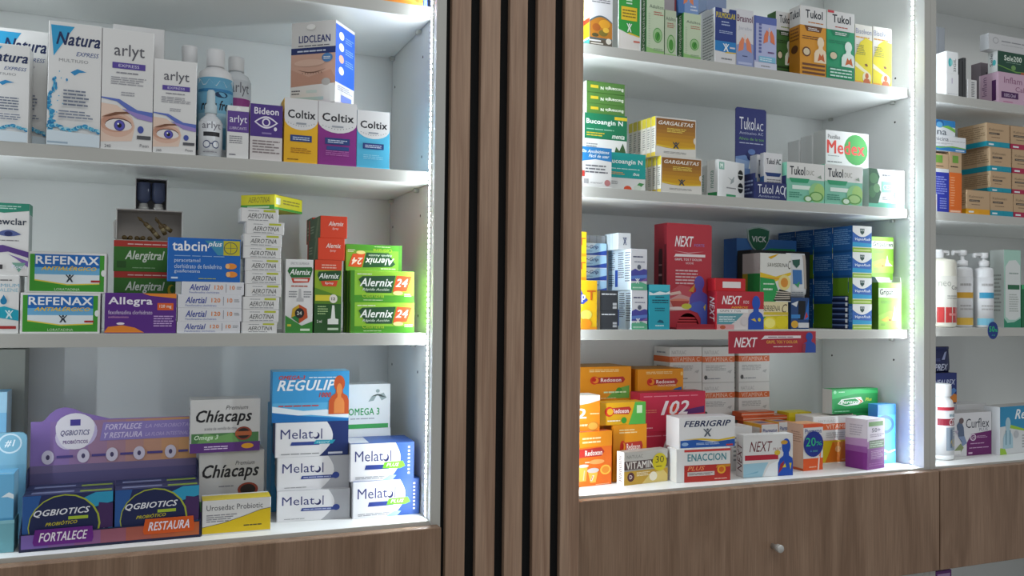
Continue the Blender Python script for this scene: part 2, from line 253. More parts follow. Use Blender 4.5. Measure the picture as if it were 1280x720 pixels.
des('aeyellow', '#d6cf1c', [T_('AEROTINA', .22, .45, .85, .85, '#8a8420', 'i'), R_(0, 0, 1, .3, '#3f9a34'), R_(.2, .08, .85, .2, '#cfe8c4')], R=[R_(0, 0, 1, .16, '#3f9a34'), L_(.3, .4, .9, .8, 2, '#8a8420'), R_(.05, .35, .2, .8, '#e8f0d8')], T=[R_(0, 0, 1, 1, '#ded83c')])
des('alernixW', WT, [T_('EFECTO SUPERIOR', .18, .93, .85, .96, GY, 'n'), P_('#2a6a34', (.06, .84), (.12, .89), (.94, .9), (.98, .87), (.9, .76), (.2, .75)), T_('Alernix', .14, .79, .9, .87, '#f2f6f0', 'bi'), P_('#c4402c', (.2, .745), (.9, .755), (.84, .69), (.26, .68)), R_(.3, .705, .8, .735, '#f0d8d0'), L_(.2, .62, .85, .66, 1, '#b86a5a'), L_(.12, .48, .42, .58, 3, GY), L_(.66, .48, .95, .58, 3, GY), P_('#b9b9b9', (.48, .6), (.56, .6), (.58, .48), (.66, .47), (.66, .43), (.4, .43), (.4, .47), (.46, .48)),
    P_('#c0522c', (.5, .39), (.78, .33), (.82, .21), (.5, .13), (.22, .21), (.26, .33)), P_('#c9a22c', (.5, .39), (.26, .33), (.22, .21), (.5, .26)), P_('#2f7a3a', (.22, .21), (.5, .13), (.5, .26)), E_(.52, .27, .17, .07, '#2b2b2b'), T_('24', .42, .245, .6, .295, '#d8d8c8'), P_('#3f8a3a', (0, 0), (0, .24), (.3, .17), (.6, .1), (1, .16), (1, 0)), R_(.08, .09, .22, .12, '#d0c040'), R_(.55, .03, .9, .06, '#d8ecd0')])
des('alernixS', '#2e5a2c', [R_(0, .85, 1, 1, '#d84a2c'), P_('#8fae2a', (0, .5), (0, .86), (1, .86), (1, .5)), P_('#5c8a2a', (0, .4), (0, .62), (1, .5), (1, .4)), P_('#24512c', (.1, .79), (.14, .84), (.96, .86), (.98, .82), (.9, .73), (.18, .71)), T_('Alernix', .15, .745, .9, .82, '#f2f6f0', 'bi'), P_('#d84a2c', (.22, .71), (.86, .72), (.8, .64), (.3, .64)), T_('Spray', .38, .66, .7, .7, '#f6e2da'), L_(.25, .88, .8, .95, 2, '#f0b8a4'), R_(.03, .44, .6, .52, '#e0d23c'), E_(.7, .47, .15, .06, '#e8e4d8'), T_('12', .63, .45, .77, .49, '#2b2b2b'), L_(.12, .25, .5, .38, 4, '#a8c88a'), P_('#e8ece4', (.66, .38), (.74, .38), (.78, .2), (.9, .19), (.9, .12), (.5, .12), (.5, .19), (.62, .2)), T_('2 ml', .1, .14, .28, .18, '#dfe8d8'), R_(.5, .04, .9, .07, '#c8dcc0')], L=[R_(0, 0, 1, 1, '#36522c')])
des('alernixO', '#e0482a', [T_('Alernix', .3, .55, .86, .76, '#f8e4dc', 'bi'), T_('Spray', .44, .36, .68, .48, '#f8e4dc', 'i')], L=[R_(.12, 0, 1, 1, '#4d6a4a'), R_(0, 0, .12, 1, '#c23a28'), P_('#7a8a6a', (.55, 0), (.8, 1), (.95, 1), (.75, 0)), L_(.2, .3, .5, .7, 3, '#a8b89a')], T=[R_(0, .12, 1, 1, '#7aa03a')])
a24 = [R_(0, .0, 1, .22, '#4f9a2a'), R_(0, 0, .06, 1, '#4c8f28'), L_(.1, .86, .38, .93, 1, '#e4f0c8'), P_('#27512f', (.12, .72), (.18, .82), (.7, .86), (.64, .3), (.24, .3)), P_('#e05a2c', (.72, .86), (.96, .84), (.88, .36), (.66, .34)), T_('Alernix', .14, .5, .66, .76, '#f2f6ee', 'bi'), T_('24', .7, .5, .9, .76, '#f8eade', 'bi'), T_('Rápida Acción', .18, .34, .6, .45, '#c8d8c0', 'bi'), T_('Cetirizina', .18, .15, .52, .28, '#b9d23a', 'n'), E_(.74, .3, .08, .07, '#e8dc8a'), L_(.84, .18, .97, .3, 2, '#d8e8c8'), L_(.2, .05, .5, .09, 1, '#d8ecb8')]
def flip(it):
    o = []
    for i in it:
        if i[0] == 'r': o.append(('r', 1 - i[3], 1 - i[4], 1 - i[1], 1 - i[2], i[5]))
        elif i[0] == 'e': o.append(('e', 1 - i[1], 1 - i[2], i[3], i[4], i[5]))
        elif i[0] == 'p': o.append(('p', [(1 - u, 1 - v) for u, v in i[1]], i[2]))
        elif i[0] == 't': o.append(('t', i[1], 1 - i[4], 1 - i[5], 1 - i[2], 1 - i[3], i[6], i[7] + 'F'))
        elif i[0] == 'l': o.append(('l', 1 - i[3], 1 - i[4], 1 - i[1], 1 - i[2], i[5], i[6]))
    return o
des('alernix24', '#94cc3c', a24, L=[R_(0, 0, .4, 1, '#3f7a2a')]); des('alernix24u', '#7ab034', flip(a24))
des('tealbox', '#6fa9b4', [R_(0, .9, 1, 1, '#86bcc6')], R=[R_(0, 0, 1, 1, '#7fb6c0')])
des('skybox', '#6db4dc', [P_('#e2eef4', (.75, .5), (.9, .6), (1, .55), (1, .45), (.88, .5)), T_('Sensible', .1, .6, .7, .7, '#dcecf4', 'i'), R_(0, 0, 1, .05, '#4f98c4')], R=[R_(0, 0, 1, 1, '#8cc4dc')])
des('skybox2', '#7db8dc', [R_(0, .85, 1, 1, '#a4cfe6')], R=[R_(0, 0, 1, 1, '#c4dcea')])
des('greytall', '#9a9c94')  # box added as a grey stand-in for the shaded strip at the back
chi = [T_('Premium', .5, .8, .82, .88, '#3c3c40', 'i'), T_('Chíacaps', .08, .5, .88, .8, '#1c1c20', 'bi'), T_('aceite de semilla de chia', .2, .42, .66, .48, '#77777c', 'n')]
des('chiaU', '#c9c8c6', chi + [R_(.02, .18, .98, .36, '#4c7a4a'), P_('#6a9a5a', (.1, .18), (.2, .36), (.4, .3), (.6, .36), (.7, .18)), T_('Omega 3', .06, .22, .4, .33, '#cfe4c8', 'bi'), E_(.76, .34, .12, .13, '#8a3c2c'), E_(.76, .34, .09, .1, '#2c2420'), R_(.64, .3, .88, .38, '#b0603a'), R_(0, 0, 1, .18, '#5a3278'), L_(.2, .05, .55, .13, 2, '#d8c8e4'), E_(.82, .1, .09, .05, '#d89a2c')], L=[R_(.1, .1, .9, .9, '#bdbcba'), L_(.2, .2, .8, .85, 8, '#77777c')])
des('chia', '#b8b7b5', [T_('Premium', .55, .8, .85, .86, '#3c3c40', 'i'), T_('Chíacaps', .05, .58, .92, .82, '#1c1c20', 'bi'), E_(.75, .45, .16, .1, '#8a3c2c'), E_(.75, .45, .12, .075, '#2c2420'), L_(.3, .5, .6, .53, 1, '#77777c'), R_(0, 0, 1, .18, '#5a3278'), R_(0, .18, 1, .32, '#4c7a4a')], L=[L_(.2, .2, .8, .85, 8, '#77777c')])
des('uro', '#dddddb', [T_('Urosedac Probiotic', .06, .7, .88, .86, '#4c4c52', 'n'), P_('#e2c21e', (0, .04), (0, .22), (.3, .32), (.6, .48), (.85, .64), (1, .68), (1, .04)), P_('#55524a', (0, .22), (0, .235), (.3, .335), (.6, .495), (.85, .655), (1, .695), (1, .68), (.85, .64), (.6, .48), (.3, .32)), L_(.06, .36, .5, .6, 4, '#8a8a90'), L_(.6, .18, .9, .26, 1, '#5a5230'), R_(.0, 0, 1, .03, WT)], T=[R_(0, 0, 1, .8, '#d9c23a')], L=[R_(0, 0, 1, 1, '#d8d8d4')])
def mel(dark, right):
    return [R_(.6, 0, 1, 1, right), P_('#e2e2e4', (0, 0), (0, 1), (.7, 1), *[(.7 + .13 * math.sin(math.pi * i / 10) - .1 * i / 10, 1 - i / 10) for i in range(11)]), T_('Melat', .07, .52, .51, .8, '#3a3f74', 'n'), T_('l', .62, .5, .635, .8, '#3a3f74', 'b'), E_(.555, .6, .045, .1, '#23285c'), E_(.54, .635, .035, .08, '#e2e2e4'), R_(.0, 0, .012, 1, '#c8c8cc')]
des('melat', '#a7a9ae', mel(0, '#a9abb0') + [P_('#33468c', (.32, .32), (.34, .42), (.8, .42), (.78, .32)), E_(.81, .4, .05, .1, '#33468c'), L_(.36, .35, .74, .4, 1, '#c8d0e8'), L_(.1, .06, .4, .1, 1, GY)], T=[R_(0, 0, 1, 1, '#c4c5c8')])
des('melatdark', '#23346c', mel(0, '#22336a') + [P_('#33468c', (.2, .33), (.22, .43), (.6, .43), (.6, .33)), P_('#2a9cb4', (.52, .36), (.55, .47), (.82, .46), (.78, .35)), T_('retard', .56, .38, .74, .44, '#dff', 'i'), L_(.08, .06, .6, .12, 1, GY), R_(.72, .05, .92, .11, '#c8ccd8')])
des('melatplus', '#32549a', mel(0, '#32549a') + [P_('#2d3f86', (.22, .3), (.24, .42), (.6, .42), (.6, .3)), P_('#6fb42c', (.5, .32), (.53, .48), (.82, .5), (.86, .36), (.78, .3)), T_('PLUS', .56, .36, .76, .45, '#eef8d8', 'bi'), L_(.08, .05, .55, .13, 2, GY), P_('#9fc4dc', (.5, .0), (.62, .14), (.72, .12), (.66, 0))] + [R_(.9, .14 + .1 * i, .93, .19 + .1 * i, '#e8ecf4') for i in range(8)], T=[R_(.0, .1, .3, .9, '#d8d8dc'), R_(.3, 0, 1, 1, '#3c5ca0')], L=[R_(0, 0, 1, 1, '#cfcfd4')])
def regulip():
    it = [P_('#3f9ad2', (0, .38), (0, 1), (1, 1), (1, .38)), P_('#e2ecf2', (0, .12), (0, .32), (.4, .22), (.7, .24), (1, .14), (1, .06), (.5, .14)), P_('#1e6fb4', (0, .0), (0, .2), (.4, .12), (1, .05), (1, 0)), T_('OMEGA-3', .08, .84, .42, .92, '#c8402c', 'bi'), L_(.47, .86, .85, .9, 1, '#e8f0f6'), T_('REGULIP', .06, .62, .82, .83, '#f2f6fa', 'bi'), T_('1000', .6, .48, .76, .58, '#c8402c', 'bi'), L_(.08, .3, .6, .35, 1, '#c8402c')]
    return it + bust(.87, .14, .28, .78, '#c4572c') + bust(.87, .16, .14, .6, '#e08a4a')
des('regulip', '#5cb0de', regulip(), T=[R_(0, 0, 1, 1, '#8cc4e0')], L=[R_(0, 0, 1, 1, '#3f8fc4')])
des('regside', '#4a9cd0', [T_('REGULIP', .05, .55, .8, .8, '#eef4f8', 'bi')], L=[R_(0, 0, 1, 1, '#4f9fcc')])
des('omega', '#d4d6d4', [T_('OMEGA 3', .16, .3, .78, .46, '#2f8a4a'), L_(.2, .2, .7, .25, 1, GY), R_(0, 0, .96, .1, '#35944a'), P_('#8a9894', (.55, .6), (.66, .62), (.74, .78), (.82, .62), (.92, .68), (.86, .8), (.74, .74), (.62, .72)), E_(.74, .84, .04, .04, '#8a9894')])
# right unit
des('honey', '#d6d6d8', [L_(.1, .66, .9, .8, 4, '#77777c'), P_('#50646a', *(arc(0, 1, .38, .09) + [(1, .1), (0, .1)])), P_('#b8761e', *(arc(.03, 1, .36, .085) + [(1, .12), (.03, .12)])), E_(.65, .34, .25, .07, '#d89a22'), E_(.3, .28, .18, .06, '#a45a1a'), E_(.6, .2, .2, .05, '#7a6a24'), E_(.25, .16, .15, .03, '#4f4a28'), E_(.72, .25, .14, .04, '#e2b43a'), R_(0, .0, 1, .1, '#5a5246'), R_(0, .06, .5, .085, WT), R_(.05, .02, .6, .04, '#d8d4c8'), E_(.84, .08, .12, .045, '#e0dcd0')], L=[R_(0, .34, 1, .42, '#d83a22'), R_(0, .12, 1, .34, '#e8b81c'), R_(0, 0, 1, .09, '#3f8a86'), R_(0, .42, 1, 1, '#e6d89a')])
des('greencure', '#e2ded8', [P_('#2a9a3a', (0, .32), (0, 1), (1, 1), (1, .24), (.55, .25)), P_('#d8b82a', (.4, .265), (1, .22), (1, .24), (.5, .285)), T_('Adulta', .22, .87, .78, .95, '#d8c82a'), L_(.35, .74, .65, .84, 2, '#cfe8d0'), R_(.12, .48, .86, .7, '#e2c022'), L_(.18, .52, .8, .67, 3, '#7a6a14'), R_(.7, .13, 1, .16, '#c86a5a')] + xman(.5, .36, .13, .07, '#e6efe4'), L=[R_(0, 0, 1, 1, '#e8efe8')])
bq = [P_('#8fbf74', (0, 0), (0, .1), (.5, .07), (1, .06), (1, 0)), L_(.4, .66, .95, .74, 2, '#b06a5a'), T_('Adultos', .15, .78, .95, .84, '#55665a', 'n'), E_(.62, .32, .26, .13, '#4f9a44'), E_(.62, .32, .23, .115, '#9ac48a'), E_(.62, .3, .15, .08, '#4a9838'), P_('#2f7a2c', (.55, .24), (.68, .3), (.72, .38), (.6, .34)), L_(.1, .1, .2, .7, 14, '#a9bfa0'), L_(.4, .04, .95, .1, 2, '#8aa884')]
des('bronq', '#c3d3b4', bq, L=[R_(0, 0, 1, 1, '#3a7c3e'), T_('Bronquisedan', .2, .04, .8, .96, '#dfead8', 'bU')])
des('bronq2', '#c6d4b8', [T_('Adultos', .1, .78, .95, .86, '#55665a', 'n'), L_(.2, .62, .9, .74, 3, '#b06a5a'), E_(.55, .28, .36, .2, '#5fa452'), E_(.55, .28, .31, .175, '#a9cc98'), E_(.55, .26, .2, .12, '#4a9838'), R_(0, 0, 1, .06, '#8fbf74')], L=[R_(0, 0, 1, 1, '#2c6a30')])
des('greymaroon', '#a09aa0', [R_(.86, 0, 1, 1, '#7a2a3a')])
des('lungblue', '#4a78b8', [R_(.3, 0, 1, 1, '#7d9cd0')] + lungs(.5, .55, .5, .6) + [L_(.6, .1, .95, .3, 2, '#d8e0f0')])
des('bronwhite', '#d9d9da', [T_('Broncol', .0, .6, .5, .76, '#6a3c50'), L_(.1, .2, .8, .5, 5, GY)])
des('greyblue', '#8798b8')
des('pulmo', '#dadadb', [P_('#1c3680', (0, .22), (0, 1), (.32, 1), (.36, .93), (.64, .93), (.68, 1), (1, 1), (1, .22), (.55, .2)), P_('#1f7ec0', (0, .22), (0, .4), (1, .4), (1, .22), (.55, .2)), P_('#d8b83a', (.45, .19), (1, .2), (1, .22), (.55, .215)), T_('PULMOCLAR', .05, .82, .96, .92, '#d8c62c'), L_(.3, .68, .7, .78, 2, '#a8b8d8'), L_(.2, .54, .85, .6, 2, '#a8b8d8'), L_(.3, .06, .8, .12, 1, GY), R_(.7, .28, .95, .31, '#d8d0d8')] + xman(.52, .29, .15, .07, '#e8f0f4'), L=[L_(.1, .06, .9, .9, 16, '#8d8f92')])
des('bras', '#d8d8dc', [T_('Brasnol', .03, .78, .95, .9, '#6a3c58'), P_('#8f9cc8', (0, .0), (0, .36), (.5, .44), (1, .4), (1, 0)), T_('Jarabe', .1, .62, .9, .7, '#b4b8c4', 'n')] + lungs(.5, .38, .8, .3) + [L_(.35, .16, .65, .2, 1, '#3c4478'), R_(.1, .03, .9, .07, '#b8c0e0')])
des('lungs', '#b4bade', [P_('#5a6cb0', (0, .86), (0, 1), (1, 1), (1, .86)), R_(0, .15, .08, 1, '#4f62aa'), *[R_(.2, .3 + .065 * i, .32, .345 + .065 * i, '#5f6aa4') for i in range(9)]] + lungs(.66, .62, .52, .3, '#df7a52') + [R_(.2, .13, .95, .24, '#7fbcd8'), L_(.25, .15, .9, .22, 2, '#d8ecf4'), R_(0, 0, 1, .12, '#d0d4e4'), L_(.3, .03, .8, .08, 1, GY), L_(.6, .3, .95, .36, 1, '#6a4a7a')])
def tukol(top, body, capc, chest):
    return [R_(0, .72, 1, 1, '#dcdcda'), T_('Tukol', .2, .83, .86, .95, '#1b2430'), L_(.3, .755, .88, .79, 1, top), P_(capc, (.15, .72), (.85, .72), (.78, .64), (.25, .64)), L_(.3, .65, .72, .7, 2, WT), L_(.08, .52, .92, .58, 2, capc)] + bust(.78, .2, .5, .38, chest) + [P_('#c8642c', (.66, .22), (.74, .34), (.8, .3), (.88, .34), (.94, .22), (.8, .25)), E_(.24, .34, .16, .07, capc), E_(.24, .34, .12, .05, '#d8c8a8'), R_(.08, .145, .95, .175, capc), R_(.08, .085, .95, .115, capc), R_(.08, .025, .95, .055, capc)]
des('tukolam', '#d9962a', tukol('#c07a3a', 0, '#6a4020', '#ecd8b8'), L=[R_(0, .72, 1, 1, '#d4d2ce'), T_('Tukol', .05, .83, .95, .95, '#1b2430'), R_(0, 0, 1, .72, '#c07f20'), L_(.1, .5, .9, .7, 4, '#7a4a1c'), E_(.5, .38, .32, .06, '#5a3418')])
des('tukolgr', '#1f9a6a', tukol('#b0503c', 0, '#14805a', '#dfeee4') + [R_(.03, .965, .25, 1, '#c8404a'), L_(.12, .03, .9, .17, 3, '#cfeee0')])
des('tukoldk', '#3f6a34', tukol('#8a9a4a', 0, '#24401f', '#e2ead8'))
des('bisol', '#e6e4da', [T_('Bisolvon', .05, .84, .95, .93, '#8a93b4', 'n'), L_(.05, .76, .9, .81, 1, '#d8a050'), P_('#e8d81c', (0, .0), (0, .45), (.3, .7), (.6, .78), (1, .74), (1, 0)), P_('#f2efc8', (0, .36), (.1, .34), (.5, .25), (.75, .2), (.8, .17), (.5, .19), (.1, .26), (0, .28)), L_(.08, .48, .6, .66, 6, '#8a8a3a'), P_('#7a4a22', (.55, .33), (.68, .34), (.75, .3), (.62, .29)), E_(.68, .1, .25, .1, '#efe8c0'), E_(.68, .13, .1, .05, '#c8642c'), P_('#c8642c', (.45, .0), (.55, .08), (.8, .08), (.92, 0)), R_(0, 0, .4, .03, '#e8a02c')])
des('leafbox', '#dcdcda', [P_('#2a7cba', (0, .62), (0, 1), (1, 1), (1, .66), (.5, .7), (.25, .66)), T_('Sin Antibióticos', .08, .85, .92, .93, '#e4eef4', 'bi'), T_('Fácil de usar', .3, .74, .92, .82, '#e4eef4', 'bi'), L_(.2, .34, .88, .58, 3, '#66666c'), R_(.15, .08, .3, .2, '#9a9a9a'), T_('mentol', .35, .09, .72, .14, '#77777c', 'i'), E_(.87, .12, .09, .08, '#b87a7a'), R_(.08, .25, .18, .4, '#b83a32')])
des('bucoT', '#dcdedc', [R_(0, .34, 1, 1, '#1aa09c'), T_('Bucoangin N', .06, .68, .92, .84, '#eef4f2'), L_(.1, .56, .85, .61, 1, '#bfe4e0'), L_(.1, .42, .5, .5, 2, '#e0a050'), T_('ibsa', .68, .42, .84, .5, '#e8f4f2', 'bi'), E_(.55, .05, .1, .09, '#d8502c'), P_('#3f8a4a', (.76, .14), (.84, .24), (.97, .22), (.88, .12)), E_(.8, .1, .1, .07, '#cfd8cc'), L_(.1, .16, .3, .26, 3, GY)])
des('bucoD', '#dddedb', [R_(0, .36, 1, 1, '#17724e'), T_('Bucoangin N', .04, .7, .9, .86, '#e6efe8'), L_(.05, .58, .85, .63, 1, '#8fc0a4'), L_(.05, .42, .5, .54, 2, '#c9b42a'), R_(.7, .88, 1, .96, '#d8be2a'), T_('menta', .64, .4, .94, .5, '#e6efe8', 'bi'), P_('#3a5c34', (.7, .02), (.74, .2), (.82, .1), (.9, .3), (.96, .12), (.98, .02)), L_(.04, .14, .3, .26, 2, GY)])
des('bucoflip', '#4d7a36', [T_('Bucoangin N', .36, .3, .96, .68, '#eef2e6', 'bF'), R_(.1, .4, .3, .66, '#c9b42a')], L=[R_(0, 0, 1, 1, '#d0d4cc')], T=[R_(0, 0, 1, 1, '#4f7a3a')])
gar = [R_(.0, .0, 1, 1, '#dddbd4'), *[R_(.02, .2 + .095 * i, .98, .96, c) for i, c in enumerate(('#d6a520', '#cd9a22', '#c48f24', '#b88326', '#ab7727', '#9f6c28', '#966329', '#905d2a'))], P_('#dddbd4', (.02, .04), (.02, .26), (.25, .22), (.5, .205), (.75, .22), (.98, .24), (.98, .04)), P_('#e2c03a', (.02, .26), (.02, .3), (.5, .23), (.98, .27), (.98, .24), (.5, .205)), T_('GARGALETAS', .07, .8, .93, .9, '#f2ece0', 'bi'), L_(.28, .62, .75, .74, 3, '#e8d060'), L_(.2, .08, .75, .14, 2, '#8a8a86'), E_(.97, .45, .04, .08, '#e0d8c8')] + xman(.5, .3, .09, .08, '#3c4450')
des('garga', '#d9d6cc', gar, L=[R_(0, .76, 1, 1, '#cfc03a'), L_(.2, .2, .8, .72, 9, '#8a8a84'), R_(0, 0, 1, .1, '#c9b040')], T=[R_(0, 0, 1, 1, '#cfc9b8')])
des('greenM', '#dee0df', [R_(.02, .74, .22, .94, '#7fae9c'), T_('M', .07, .78, .17, .9, '#e8f2ec'), R_(.3, 0, .66, .09, '#3f9a6a'), P_('#9aa4a4', (.35, .56), (.5, .5), (.6, .6), (.58, .44), (.45, .36), (.48, .48)), E_(.84, .66, .1, .14, '#1f2322'), E_(.84, .3, .1, .14, '#1f2322'), R_(.74, .645, .94, .675, '#cfd4d2'), R_(.74, .285, .94, .315, '#cfd4d2'), L_(.3, .24, .66, .3, 1, GY)], L=[T_('menta', .3, .24, .6, .72, '#5a8a78', 'U'), R_(.1, 0, .9, .12, '#2f8a50')])
des('tukac', '#dcdcde', [T_('Tukol AC', .12, .76, .92, .88, '#1b2430'), P_('#28427c', (.05, .58), (.95, .58), (.85, .5), (.15, .5)), L_(.15, .36, .9, .46, 2, GY), P_('#2c6cb4', (0, 0), (0, .16), (.3, .3), (.7, .34), (1, .26), (1, 0)), E_(.66, .16, .16, .09, '#e8ecf0'), E_(.66, .16, .1, .06, '#9fc0e0')], L=[R_(0, 0, 1, .5, '#4f7cb8')])
des('tukolduc', '#7fc4aa', [R_(0, .58, 1, 1, '#dcdcd8'), T_('Tukol', .08, .68, .48, .9, '#1b2430'), T_('DUC', .52, .7, .72, .82, '#8a8a80', 'n'), P_('#2f9a6c', (.06, .6), (.6, .6), (.55, .49), (.12, .49)), P_('#dfeee4', (.14, .32), (.14, .42), (.62, .42), (.66, .37), (.62, .32)), E_(.8, .26, .22, .26, '#8fc88c'), E_(.86, .3, .14, .2, '#a4cc78'), E_(.78, .16, .19, .13, '#5d9a4c'), E_(.78, .16, .15, .1, '#a9d08a'), E_(.56, .09, .12, .09, '#5f9a58'), E_(.56, .09, .08, .06, '#d8ecd8'), L_(.06, .1, .4, .26, 3, '#3f8a74'), P_('#8a9a8a', (.8, .66), (.9, .72), (.92, .62))])
D['tukolducb'] = D['tukolduc']
des('medex', '#dfdfde', [E_(.7, .5, .28, .44, '#2f9a3a'), T_('Pastillas', .05, .76, .33, .88, '#3c3c40', 'n'), T_('Medex', .03, .34, .9, .72, '#d83a2c'), L_(.05, .26, .35, .3, 1, GY), L_(.04, .08, .4, .14, 1, '#66666a')], L=[R_(0, 0, 1, 1, '#c8c8c6')])
des('plainwhite', '#d8d8d8', [R_(.0, .0, 1, .04, '#c0c0c0')])
des('herb', '#d9dcda', [R_(0, 0, 1, .13, '#5fb89c'), P_('#2f5a40', (0, .1), (0, 1), (.22, 1), (.3, .8), (.24, .6), (.34, .4), (.26, .1)), E_(.14, .75, .12, .14, '#4a7a50'), E_(.1, .4, .1, .16, '#3f7048'), E_(.22, .5, .09, .12, '#5c8a5c'), R_(.36, .4, .96, .68, '#8fd0b8'), T_('CEDRON', .4, .47, .92, .6, '#e6f4ee', 'n'), L_(.38, .8, .7, .9, 1, GY), L_(.38, .2, .9, .3, 2, GY), E_(.76, .34, .07, .09, '#66706a')], L=[R_(0, 0, 1, 1, '#d0d4d2')])
des('gripT', '#e8b81a', [P_('#3a4fb0', (.0, .2), (.1, .9), (.45, .98), (.62, .7), (.75, .6), (.5, .44), (.4, .25)), P_('#e8e4f0', (.1, .66), (.2, .88), (.4, .8)), T_('Grip', .22, .56, .68, .76, '#f2f2f6', 'b'), T_('T', .72, .6, .96, .8, '#c8661c'), R_(.34, .46, .62, .52, '#e8d23c'), E_(.7, .3, .16, .1, '#d8d060'), E_(.66, .12, .2, .1, '#e08a1c'), E_(.45, .2, .14, .08, '#e6a420'), E_(.42, .12, .12, .06, '#dfe0c8'), R_(0, 0, 1, .05, '#e0901c')])
des('gripTb', '#e6b61c', [T_('T', .72, .45, .97, .75, '#c8661c'), R_(0, 0, 1, .12, '#d8941a'), P_('#3a4fb0', (.0, .2), (.1, .9), (.5, .6))])
des('ggrip', '#a4cbe8', [P_('#2c4aa0', (0, .04), (0, .12), (.45, .2), (1, .44), (1, .04)), P_('#d5e4f0', (0, .4), (0, 1), (.6, 1), (.3, .5)), T_('Gr-Grip', .02, .48, .66, .84, '#2a3a7c', 'bi'), T_('polvo', .1, .28, .42, .42, '#3f5a9a', 'i'), R_(0, 0, 1, .04, '#d8e0e8')], T=[R_(0, 0, 1, 1, '#6f7680')])
des('greybox', '#83878c', [R_(.3, 0, .34, 1, '#70747a'), R_(.6, 0, .64, 1, '#70747a')])
des('wpurp', '#d9dadf', [L_(.12, .78, .9, .85, 1, '#44486a'), L_(.2, .66, .85, .72, 1, '#8a8c9c'), E_(.5, .56, .12, .06, '#5a6070'), P_('#4a4a98', (0, .22), (0, .46), (.25, .52), (.5, .47), (.8, .52), (1, .5), (1, .22)), P_('#5d7ec4', (0, .34), (1, .38), (1, .3), (0, .26)), P_('#8a5a9a', (.5, .2), (1, .3), (1, .24)), P_('#5fae8a', (0, .0), (0, .16), (.6, .2), (1, .14), (1, 0)), L_(.1, .03, .8, .1, 1, '#b8dcc8')] + xman(.4, .22, .14, .06, '#e8ecf0'),
    L=[R_(0, 0, 1, 1, '#cfe0ec'), L_(.05, .5, .3, .95, 9, '#5a6070'), L_(.45, .3, .7, .95, 12, '#5a6070'), L_(.75, .2, .97, .95, 12, '#6a7080'), R_(.32, .08, .44, .5, '#2c50a8'), L_(.05, .1, .28, .4, 6, '#6a7888')])
des('cubex', '#d6dadd', xman(.52, .5, .17, .24, '#4a5678'), L=[R_(0, 0, 1, 1, '#c4d4dc'), R_(.3, 0, .33, 1, '#a9bcc8'), R_(.55, 0, .58, 1, '#a9bcc8')])
des('blackbox', '#3a3d42', [L_(.08, .76, .9, .9, 1, '#d0d4d8'), R_(.7, .12, .92, .24, '#b8bcc0'), R_(.7, .28, .92, .4, '#b8bcc0')], L=[R_(0, 0, 1, 1, '#e8eaec')])
des('tealdrop', '#2aa0b4', [P_('#e0ecee', (0, .76), (0, .84), (.2, .8), (.5, .85), (.8, .82), (1, .86), (1, .79), (.5, .77)), R_(0, .86, 1, 1, '#48b8c8'), L_(.3, .7, .72, .75, 1, '#14485a'), L_(.15, .58, .92, .68, 2, '#14485a'), L_(.28, .4, .75, .5, 2, '#1a6878'), P_('#125a70', (.38, .16), (.5, .22), (.66, .2), (.72, .14)), L_(.3, .06, .75, .12, 1, '#bfe4ea')], L=[R_(0, 0, 1, 1, '#1e8698')])
des('nextkid', '#dcd4d2', [R_(0, .54, 1, 1, '#b82c38'), T_('NEXT', .1, .66, .52, .88, '#f4ecec', 'bi'), T_('KIDS', .56, .68, .68, .76, '#e8d8dc', 'n'), T_('NIÑOS', .3, .55, .66, .62, '#e8a83c', 'bi'), R_(.0, .44, .66, .53, '#e8e6e4'), T_('GRIPE Y TOS', .06, .46, .5, .51, '#5a5a60', 'n'), P_('#5f9aa4', (0, .14), (0, .42), (.56, .42), (.42, .24), (.3, .14)), L_(.04, .2, .4, .36, 4, '#d8e8ea'), R_(0, 0, .36, .13, '#d89a9a'), E_(.12, .06, .06, .05, '#b85a3c'), E_(.58, .22, .08, .12, '#cfc8c8')] + bust(.83, 0, .34, .9, '#2350b0') + [P_('#d8b83a', (.72, .26), (.8, .3), (.84, .2)), E_(.9, .26, .03, .05, '#d8c83a')], L=[R_(0, 0, 1, 1, '#a8242f'), T_('NEXT', .25, .2, .75, .86, '#f0e4e4', 'biD')], T=[R_(0, 0, 1, 1, '#b83440')])
des('redsmall', '#c2262c', [R_(.24, .26, .84, .74, '#e4dedc')], T=[R_(0, 0, 1, 1, '#b4222a')])
des('borr', '#e0d4a8', [T_('BERBENA', .02, .66, .68, .86, '#4a4440', 'i'), T_('C', .76, .6, .96, .92, '#5a4438', 'i'), R_(0, .52, 1, .62, '#d0b83a'), P_('#cdbd1e', (0, 0), (0, .46), (1, .5), (1, 0)), E_(.3, .22, .27, .24, '#e2d030'), E_(.3, .22, .21, .18, '#efe67a'), E_(.75, .26, .24, .24, '#d8c820'), P_('#3f9a4a', (0, .3), (0, .46), (.16, .44))])
